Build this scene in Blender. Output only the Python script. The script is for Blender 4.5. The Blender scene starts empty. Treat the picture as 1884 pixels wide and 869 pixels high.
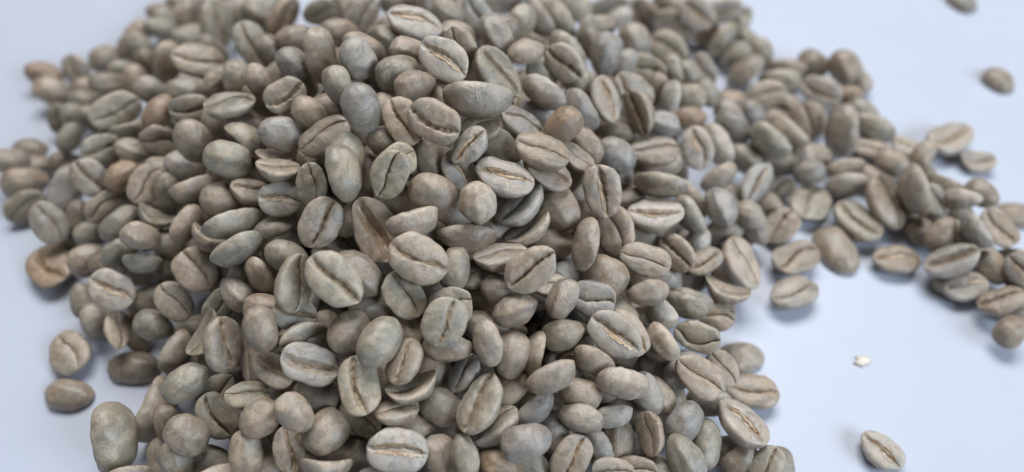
import bpy, bmesh, math, random
from mathutils import Vector, Quaternion, noise

scene = bpy.context.scene
R = math.radians

# ------------------------------------------------------------------ camera, world, light, exposure
cd = bpy.data.cameras.new('camera')
cam = bpy.data.objects.new('camera', cd)
scene.collection.objects.link(cam)
cam.location = (0, 0, 0.136)
cam.rotation_euler = (R(36), 0, 0)
cd.sensor_width = 36
cd.lens = 36 * 1478 / 1884
cd.clip_start = 0.004
cd.clip_end = 20
cd.dof.use_dof = True
cd.dof.focus_distance = 0.127
cd.dof.aperture_fstop = 8.0
scene.camera = cam

world = bpy.data.worlds.new('World')
scene.world = world
world.use_nodes = True
bg = world.node_tree.nodes['Background']
bg.inputs['Color'].default_value = (1.0, 0.92, 0.84, 1)
bg.inputs['Strength'].default_value = 0.105

def area(name, loc, target, size, size_y, energy, color):
    ld = bpy.data.lights.new(name, 'AREA')
    ld.shape = 'RECTANGLE'
    ld.size, ld.size_y, ld.energy, ld.color = size, size_y, energy, color
    lo = bpy.data.objects.new(name, ld)
    scene.collection.objects.link(lo)
    lo.location = loc
    lo.rotation_euler = (Vector(target) - Vector(loc)).to_track_quat('-Z', 'Y').to_euler()
    return lo
# the window to the right of the table, a little behind the photographer, and an unseen light added high over the far side to brighten the bean tops
area('window_light', (0.66, -0.30, 0.50), (0.0, 0.10, 0.0), 0.48, 0.42, 6.6, (0.79, 0.895, 1.0))
area('overhead_light', (0.02, 0.62, 1.00), (0.0, 0.10, 0.0), 0.8, 0.5, 13.8, (1.0, 0.985, 0.97))

vs = scene.view_settings
vs.view_transform = 'Standard'
vs.look = 'None'
vs.exposure = 0.0
vs.gamma = 1.0
scene.cycles.max_bounces = 8
scene.cycles.diffuse_bounces = 5

# ------------------------------------------------------------------ helpers
def link(o, parent=None):
    scene.collection.objects.link(o)
    if parent: o.parent = parent
    return o

def mesh_from(name, verts, faces, mat, smooth=True):
    me = bpy.data.meshes.new(name)
    me.from_pydata(verts, [], faces)
    me.materials.append(mat)
    if smooth: me.polygons.foreach_set('use_smooth', [True] * len(me.polygons))
    me.update()
    return me

class NT:
    def __init__(s, name):
        s.m = bpy.data.materials.new(name); s.m.use_nodes = True
        s.t = s.m.node_tree; s.b = s.t.nodes['Principled BSDF']
    def n(s, typ, ins=None, **kw):
        o = s.t.nodes.new(typ)
        for k, v in kw.items(): setattr(o, k, v)
        for k, v in (ins or {}).items():
            if isinstance(v, bpy.types.NodeSocket): s.t.links.new(v, o.inputs[k])
            else: o.inputs[k].default_value = v
        return o
    def l(s, a, b): s.t.links.new(a, b)
    def math(s, op, a, b=0.0, clamp=False):
        o = s.n('ShaderNodeMath', {0: a, 1: b}, operation=op); o.use_clamp = clamp
        return o.outputs[0]
    def mix(s, fac, a, b, blend='MIX'):
        o = s.n('ShaderNodeMix', data_type='RGBA', blend_type=blend)
        for k, v in ((0, fac), (6, a), (7, b)):
            if isinstance(v, bpy.types.NodeSocket): s.t.links.new(v, o.inputs[k])
            else: o.inputs[k].default_value = v
        return o.outputs[2]
    def noise(s, vec, scale, detail=4, rough=.55, dist=0.0):
        return s.n('ShaderNodeTexNoise', {'Vector': vec, 'Scale': scale, 'Detail': detail, 'Roughness': rough, 'Distortion': dist}).outputs[0]
    def ramp(s, fac, lo, hi):
        o = s.n('ShaderNodeMapRange', {0: fac, 1: lo, 2: hi}, interpolation_type='SMOOTHSTEP')
        return o.outputs[0]

def bean_material(name, joined):
    N = NT(name)
    loc = N.n('ShaderNodeAttribute', attribute_name='loc').outputs['Vector']     # the bean's own frame, one unit per length
    crease = N.n('ShaderNodeAttribute', attribute_name='crease').outputs['Fac']
    rim = N.n('ShaderNodeAttribute', attribute_name='rim').outputs['Fac']
    if joined:
        at = N.n('ShaderNodeAttribute', attribute_name='tint')
        tint, flake = at.outputs['Color'], at.outputs['Alpha']
        vec = loc
    else:
        oi = N.n('ShaderNodeObjectInfo')
        tint, flake = oi.outputs['Color'], oi.outputs['Alpha']
        off = N.n('ShaderNodeVectorMath', {0: (37.0, 19.0, 53.0)}, operation='SCALE'); N.l(oi.outputs['Random'], off.inputs['Scale'])
        vec = N.n('ShaderNodeVectorMath', {0: loc, 1: off.outputs[0]}, operation='ADD').outputs[0]
    fib = N.n('ShaderNodeMapping', {'Vector': vec, 'Scale': (1.0, 4.5, 4.5)}).outputs[0]     # fibres run along the bean
    big = N.noise(vec, 2.6, 3, .5, .4)
    mid = N.noise(vec, 8, 5, .62, .6)
    fine = N.noise(vec, 55, 3, .6)
    fibre = N.noise(fib, 7, 5, .65, .5)
    # flesh: the tint with tan and grey clouds
    warm = N.mix(1.0, tint, (1.07, .985, .90, 1), 'MULTIPLY')
    cool = N.mix(1.0, tint, (.93, .98, 1.02, 1), 'MULTIPLY')
    col = N.mix(N.ramp(big, .35, .65), cool, warm)
    var = N.n('ShaderNodeMapRange', {0: mid, 1: .3, 2: .7, 3: .82, 4: 1.13}).outputs[0]
    col = N.mix(1.0, col, N.n('ShaderNodeCombineColor', {0: var, 1: var, 2: var}).outputs[0], 'MULTIPLY')
    var2 = N.n('ShaderNodeMapRange', {0: fibre, 1: .3, 2: .7, 3: .91, 4: 1.07}).outputs[0]
    col = N.mix(1.0, col, N.n('ShaderNodeCombineColor', {0: var2, 1: var2, 2: var2}).outputs[0], 'MULTIPLY')
    # brown stain spots and the papery film that still clings in patches
    spot = N.math('MULTIPLY', N.ramp(N.noise(vec, 5, 4, .6, 1.2), .64, .74), .45)
    col = N.mix(spot, col, (.30, .19, .10, 1))
    film = N.math('ADD', N.noise(vec, 3.0, 8, .66, .9), N.math('MULTIPLY', flake, .07))
    film = N.math('ADD', film, N.math('MULTIPLY', rim, .07))
    filmf = N.math('MULTIPLY', N.ramp(film, .515, .56), N.ramp(fibre, .20, .46))
    pale = N.mix(1.0, tint, (1.46, 1.34, 1.28, 1), 'MULTIPLY')
    col = N.mix(1.0, col, (.865, .845, .84, 1), 'MULTIPLY')
    col = N.mix(N.math('MULTIPLY', filmf, .46), col, pale)
    scrap = N.math('MULTIPLY', N.ramp(N.math('ADD', N.noise(vec, 4.2, 8, .7, 1.4), N.math('MULTIPLY', flake, .05)), .66, .675), .75)
    col = N.mix(scrap, col, (.56, .50, .42, 1))
    dust = N.math('MULTIPLY', N.ramp(N.noise(vec, 34, 6, .78, 1.2), .53, .64), .34)
    col = N.mix(dust, col, (.55, .505, .44, 1))
    edge = N.math('MULTIPLY', N.math('MULTIPLY', rim, N.ramp(N.noise(vec, 9, 4, .6), .38, .62)), .38, True)
    col = N.mix(edge, col, (.54, .475, .39, 1))
    # chaff down in the crease is brown
    cr = N.math('MULTIPLY', crease, N.ramp(N.noise(vec, 11, 4, .6), .25, .62), True)
    chaff = N.mix(N.ramp(fibre, .42, .6), (.27, .175, .095, 1), (.52, .40, .27, 1))
    col = N.mix(N.math('MULTIPLY', cr, .85), col, chaff)
    N.l(col, N.b.inputs['Base Color'])
    ro = N.n('ShaderNodeMapRange', {0: N.math('ADD', mid, N.math('MULTIPLY', filmf, .12)), 1: .3, 2: .8, 3: .26, 4: .44}).outputs[0]
    N.l(ro, N.b.inputs['Roughness'])
    N.b.inputs['Specular IOR Level'].default_value = .8
    N.b.inputs['Subsurface Weight'].default_value = .06
    N.b.inputs['Subsurface Radius'].default_value = (.0012, .0009, .0006)
    N.b.inputs['Subsurface Scale'].default_value = 1.0
    h = N.math('ADD', N.math('MULTIPLY', fibre, .55), N.math('MULTIPLY', fine, .6))
    h = N.math('ADD', h, N.math('MULTIPLY', N.noise(vec, 16, 5, .6), .8))
    h = N.math('ADD', h, N.math('MULTIPLY', filmf, .25))
    h = N.math('ADD', h, N.math('MULTIPLY', scrap, .5))
    bp = N.n('ShaderNodeBump', {'Height': h, 'Strength': .40, 'Distance': .00022})
    N.l(bp.outputs[0], N.b.inputs['Normal'])
    return N.m

def skin_material():
    N = NT('silverskin')
    tc = N.n('ShaderNodeTexCoord').outputs['Object']
    f = N.noise(N.n('ShaderNodeMapping', {'Vector': tc, 'Scale': (250, 900, 900)}).outputs[0], 1.0, 5, .65)
    col = N.mix(N.ramp(f, .36, .62), (.40, .25, .13, 1), (.58, .50, .41, 1))
    N.l(col, N.b.inputs['Base Color'])
    N.b.inputs['Roughness'].default_value = .5
    bp = N.n('ShaderNodeBump', {'Height': f, 'Strength': .6, 'Distance': .0001}); N.l(bp.outputs[0], N.b.inputs['Normal'])
    return N.m

def table_material():
    N = NT('white_laminate')
    tc = N.n('ShaderNodeTexCoord').outputs['Object']
    f = N.noise(tc, 25, 4, .5)
    col = N.mix(N.ramp(f, .3, .7), (.492, .540, .648, 1), (.502, .551, .660, 1))
    N.l(col, N.b.inputs['Base Color'])
    N.l(N.n('ShaderNodeMapRange', {0: N.noise(tc, 180, 3, .5), 1: .3, 2: .7, 3: .38, 4: .46}).outputs[0], N.b.inputs['Roughness'])
    bp = N.n('ShaderNodeBump', {'Height': N.noise(tc, 900, 2, .5), 'Strength': .05, 'Distance': .0002}); N.l(bp.outputs[0], N.b.inputs['Normal'])
    return N.m

BEAN = bean_material('green_coffee_bean', False)
BEANS = bean_material('green_coffee_beans_joined', True)
SKIN = skin_material()
TABLE = table_material()

# ------------------------------------------------------------------ the table
bm = bmesh.new()
bmesh.ops.create_cube(bm, size=1)
for v in bm.verts:
    v.co = Vector((v.co.x * 1.6, v.co.y * 1.2 + .25, v.co.z * .025 - .0125))
bmesh.ops.bevel(bm, geom=[e for e in bm.edges], offset=.003, segments=2, affect='EDGES')
me = bpy.data.meshes.new('tabletop'); bm.to_mesh(me); bm.free(); me.materials.append(TABLE)
table = link(bpy.data.objects.new('tabletop', me)); table['kind'] = 'structure'

# ------------------------------------------------------------------ one bean: rings along its length, its flat face up (+Z)
def bean_geometry(style, seed, rings=40, low=False):
    rnd = random.Random(style + str(seed))
    u = rnd.uniform
    S = {   # crease: lip roll depth, lip roll width, slit depth, slit half width, s-bend
        'narrow': dict(roll=u(.03, .07), rw=u(.04, .09), slit=u(.045, .085), sw=u(.006, .0115), amp=u(.02, .08), bend=u(-.02, .06)),
        'open':   dict(roll=u(.03, .06), rw=u(.04, .075), slit=u(.06, .10), sw=u(.024, .045), amp=u(.02, .07), bend=u(-.02, .05)),
        'hooked': dict(roll=u(.06, .11), rw=u(.07, .11), slit=u(.05, .09), sw=u(.012, .022), amp=u(.09, .15), bend=u(0, .08)),
        'papery': dict(roll=u(.02, .06), rw=u(.07, .11), slit=u(.04, .08), sw=u(.018, .034), amp=u(.02, .07), bend=u(-.02, .06)),
        'smooth': dict(roll=u(.05, .10), rw=u(.06, .1), slit=u(.08, .13), sw=u(.012, .02), amp=u(.02, .06), bend=u(-.03, .06)),
        'hollow': dict(roll=u(.03, .06), rw=u(.10, .16), slit=u(.10, .15), sw=u(.065, .10), amp=u(.03, .07), bend=u(.02, .12)),
        'curled': dict(roll=u(.06, .10), rw=u(.09, .15), slit=u(.05, .09), sw=u(.012, .028), amp=u(.03, .09), bend=u(.08, .19)),
    }[style]
    ph, off = u(-1.6, 1.6), u(-.09, .09)
    p_end = u(2.15, 3.0); pt = u(-.16, .16); asym = u(-.12, .12)
    hz, ht = u(.25, .32), u(.09, .13)
    rag = .15 if style == 'hollow' else 1.0
    n_flat = u(2.1, 2.8)
    ridge = u(0, .05) if rnd.random() < .5 else 0
    nz = Vector((u(0, 99), u(0, 99), u(0, 99)))
    facets = []                       # sides pressed flat against its neighbour in the cherry, and dents
    for _ in range(3):
        n = Vector((u(-.8, .8), u(-1, 1), u(-1, -.1))).normalized()
        sup = (n.x * n.x * .25 + n.y * n.y * .137 + n.z * n.z * .11) ** .5
        facets.append((n, sup * u(.80, .95)))
    if low:
        tau = [.0, .12, .45, .8]; nphi = 8
    else:
        tau = [0, .02, .045, .08, .14, .22, .34, .5, .66, .8, .9, .97]; nphi = 20
    verts, crease, rimv, locs = [], [], [], []
    def yc(s): return S['amp'] * math.sin(2.4 * s + ph) + off * (1 - s * s) * .8 + .02 * noise.noise(Vector((s * 5, 0, 0)) + nz)
    def emit(x, y, z, c, rm):
        s = 2 * x
        # taper to one end, curve, lumps
        k = 1 + pt * s
        y2, z2 = y * k + asym * .25 * (s * s - .3) * .3, z * (1 + pt * .6 * s)
        z2 += S['bend'] * (s * s - .3)
        q = Vector((x, y2, z2))
        d = q.normalized() if q.length > 1e-6 else Vector((0, 0, 1))
        l1 = noise.noise(q * 2.6 + nz); l2 = noise.noise(q * 6.5 + nz * 1.7); l3 = noise.noise(Vector((q.x * 9, q.y * 24, q.z * 20)) + nz)
        q += d * (.032 * l1 + (.024 if z > .02 else .013) * l2 + (.009 if z > .02 else .004) * l3)
        for n, h in facets:
            e = q.dot(n) - h
            if e > -.03: q -= n * (.7 * ((e + .03) ** 2 / .12 if e < .03 else e))
        verts.append(q); crease.append(c); rimv.append(rm); locs.append(q + nz)
    M = rings
    prof_len = None
    for i in range(M + 1):
        th = -math.pi / 2 + math.pi * i / M
        s = math.sin(th)
        if i in (0, M): continue
        env = max(1 - abs(s) ** p_end, 1e-5) ** .5
        wy, hb, hu = .37 * env, hz * max(1 - abs(s) ** 2.3, 1e-5) ** .5, ht * max(1 - abs(s) ** 2.4, 1e-5) ** .5
        y0 = max(-.55 * wy, min(.55 * wy, yc(s) * env ** .5))
        start = len(verts)
        fade = 1 - abs(s) ** 5
        wob = max(.25, 1 + rag * 1.1 * noise.noise(Vector((s * 4.5, 3.3, 0)) + nz))
        lipL = .016 * noise.noise(Vector((s * 9, 7, 0)) + nz)
        lipR = .016 * noise.noise(Vector((s * 9, 11, 0)) + nz)
        def top(y, side):
            d = abs(y - y0)
            z = hu * max(1 - abs(y / wy) ** n_flat, 0) ** (1 / n_flat)
            g = S['roll'] * math.exp(-d / S['rw']) + S['slit'] * math.exp(-(d / (S['sw'] * wob + .002)) ** 3) * (.75 + rag * .7 * noise.noise(Vector((s * 7, 5.1, 0)) + nz))
            lip = (lipL if side < 0 else lipR) * math.exp(-((d - .04) / .03) ** 2)
            return z - (g - lip) * fade, math.exp(-(d / (S['sw'] * 1.25 + .004)) ** 2) * fade
        # right lobe from the slit to the rim, round the back, and the left lobe to the slit again
        for t in tau:
            y = y0 + (wy - y0) * t; z, c = top(y, 1); emit(.5 * s, y, z, c, max(0, (t - .72) / .28))
        for j in range(nphi + 1):
            a = math.pi * j / nphi
            r = .03 * ridge
            zz = -hb * math.sin(a) ** (.92)
            yy = wy * math.cos(a)
            zz -= ridge * math.exp(-(yy / .07) ** 2) * env * (1 if math.sin(a) > .5 else 0)
            emit(.5 * s, yy, zz, 0, max(0, 1 - math.sin(a) * 2.2))
        for t in reversed(tau[1:]):
            y = y0 - (wy + y0) * t; z, c = top(y, -1); emit(.5 * s, y, z, c, max(0, (t - .72) / .28))
        prof_len = len(verts) - start
    faces = []
    nr = M - 1
    for i in range(nr - 1):
        for j in range(prof_len):
            a, b = i * prof_len + j, i * prof_len + (j + 1) % prof_len
            faces.append((a, b, b + prof_len, a + prof_len))
    for i, sgn in ((0, -1), (nr - 1, 1)):
        base = i * prof_len
        cen = sum((verts[base + j] for j in range(prof_len)), Vector()) / prof_len
        cen = cen + Vector((sgn * .003, 0, 0))
        verts.append(cen); crease.append(0); rimv.append(0); locs.append(cen + nz)
        c = len(verts) - 1
        for j in range(prof_len):
            a, b = base + j, base + (j + 1) % prof_len
            faces.append((c, b, a) if sgn < 0 else (c, a, b))
    return verts, faces, crease, rimv, locs, (S, yc, prof_len, nr)

UNIT = .010      # the mesh is a bean 10 mm long
def put_attr(me, name, typ, vals):
    at = me.attributes.new(name, typ, 'POINT')
    if typ == 'FLOAT': at.data.foreach_set('value', vals)
    elif typ == 'FLOAT_VECTOR': at.data.foreach_set('vector', [c for v in vals for c in v])
    else: at.data.foreach_set('color', [c for v in vals for c in v])

cache, skins = {}, {}
def split_mesh(style, i):
    """the same bean as two meshes: its body, and the groove down its flat face"""
    if (style, i, 'body') not in cache:
        v, f, c, rm, lo, (S, yc, P, nr) = bean_geometry(style, i)
        half = 6 if S['sw'] > .06 else (4 if S['sw'] > .024 else 2)
        def groove(fc): return all(q < nr * P and (q % P <= half or q % P >= P - half) for q in fc)
        for nm, keep in (('body', lambda fc: not groove(fc)), ('crease', groove)):
            ff = [fc for fc in f if keep(fc)]
            ids = sorted({q for fc in ff for q in fc}); mp = {q: k for k, q in enumerate(ids)}
            me = mesh_from('coffee_bean' if nm == 'body' else 'crease', [v[q] * UNIT for q in ids], [tuple(mp[q] for q in fc) for fc in ff], BEAN)
            put_attr(me, 'crease', 'FLOAT', [c[q] for q in ids]); put_attr(me, 'rim', 'FLOAT', [rm[q] for q in ids]); put_attr(me, 'loc', 'FLOAT_VECTOR', [lo[q] for q in ids])
            cache[(style, i, nm)] = me
    return cache[(style, i, 'body')], cache[(style, i, 'crease')]
def bean_mesh(style, i):
    if (style, i) not in cache:
        v, f, c, rm, lo, info = bean_geometry(style, i)
        me = mesh_from('coffee_bean', [q * UNIT for q in v], f, BEAN)
        put_attr(me, 'crease', 'FLOAT', c); put_attr(me, 'rim', 'FLOAT', rm); put_attr(me, 'loc', 'FLOAT_VECTOR', lo)
        cache[(style, i)] = me
        skins[(style, i)] = (v, info)
    return cache[(style, i)]

skin_cache = {}
def skin_mesh(style, i):
    """ragged strips of silverskin lying along both lips of the crease and curling off it"""
    if (style, i) in skin_cache: return skin_cache[(style, i)]
    bean_mesh(style, i)
    v, (S, yc, P, nr) = skins[(style, i)]
    rnd = random.Random(i * 7 + 3)
    vs_, fs = [], []
    def strip(i0, i1, js, lift):
        rows = []
        for k in range(i0, i1 + 1):
            e = math.sin(math.pi * (k - i0) / max(1, i1 - i0)) ** .5
            row = []
            for m, j in enumerate(js):
                q = v[k * P + (j % P)].copy()
                t = m / (len(js) - 1)
                if m in (0, len(js) - 1):
                    q2 = v[k * P + (js[len(js) // 2] % P)]
                    q = q2.lerp(q, e * rnd.uniform(.35, 1.0))
                q.z += .003 + lift * e * (abs(t - .35)) * rnd.uniform(.3, 1.1)
                row.append(q)
            rows.append(row)
        n = len(js)
        for lay in (0, 1):
            b = len(vs_)
            for row in rows: vs_.extend([q + Vector((0, 0, .004 * lay)) for q in row])
            for k in range(len(rows) - 1):
                for m in range(n - 1):
                    a = b + k * n + m
                    quad = (a, a + 1, a + 1 + n, a + n)
                    fs.append(quad if lay else quad[::-1])
        b0 = len(vs_) - 2 * n * len(rows); b1 = b0 + n * len(rows)
        edge = [k * n for k in range(len(rows))] + [(len(rows) - 1) * n + m for m in range(1, n)] + [k * n + n - 1 for k in range(len(rows) - 2, -1, -1)] + [m for m in range(n - 2, 0, -1)]
        for x, y in zip(edge, edge[1:] + edge[:1]): fs.append((b0 + x, b0 + y, b1 + y, b1 + x))
    mid = nr // 2
    a = rnd.randint(5, 10); b = rnd.randint(mid + 2, nr - 7)
    strip(a, b, [2, 3, 4, 5], .035)
    a = rnd.randint(8, mid); b = rnd.randint(mid + 4, nr - 5)
    strip(a, b, [-6, -5, -4, -3], .035)
    skin_cache[(style, i)] = mesh_from('silverskin', [q * UNIT for q in vs_], fs, SKIN)
    return skin_cache[(style, i)]

TINT = {'g': (.300, .282, .231), 't': (.328, .282, .226), 'p': (.370, .333, .282), 'w': (.372, .354, .320), 'd': (.286, .244, .197),
        'v': (.298, .288, .268), 'b': (.310, .235, .165), 'y': (.328, .300, .228)}
FLAKE = {'w': 1.0, 'p': .35, 'y': .5, 'v': .25, 'g': .2, 't': .15, 'd': .2, 'b': .2}

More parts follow.
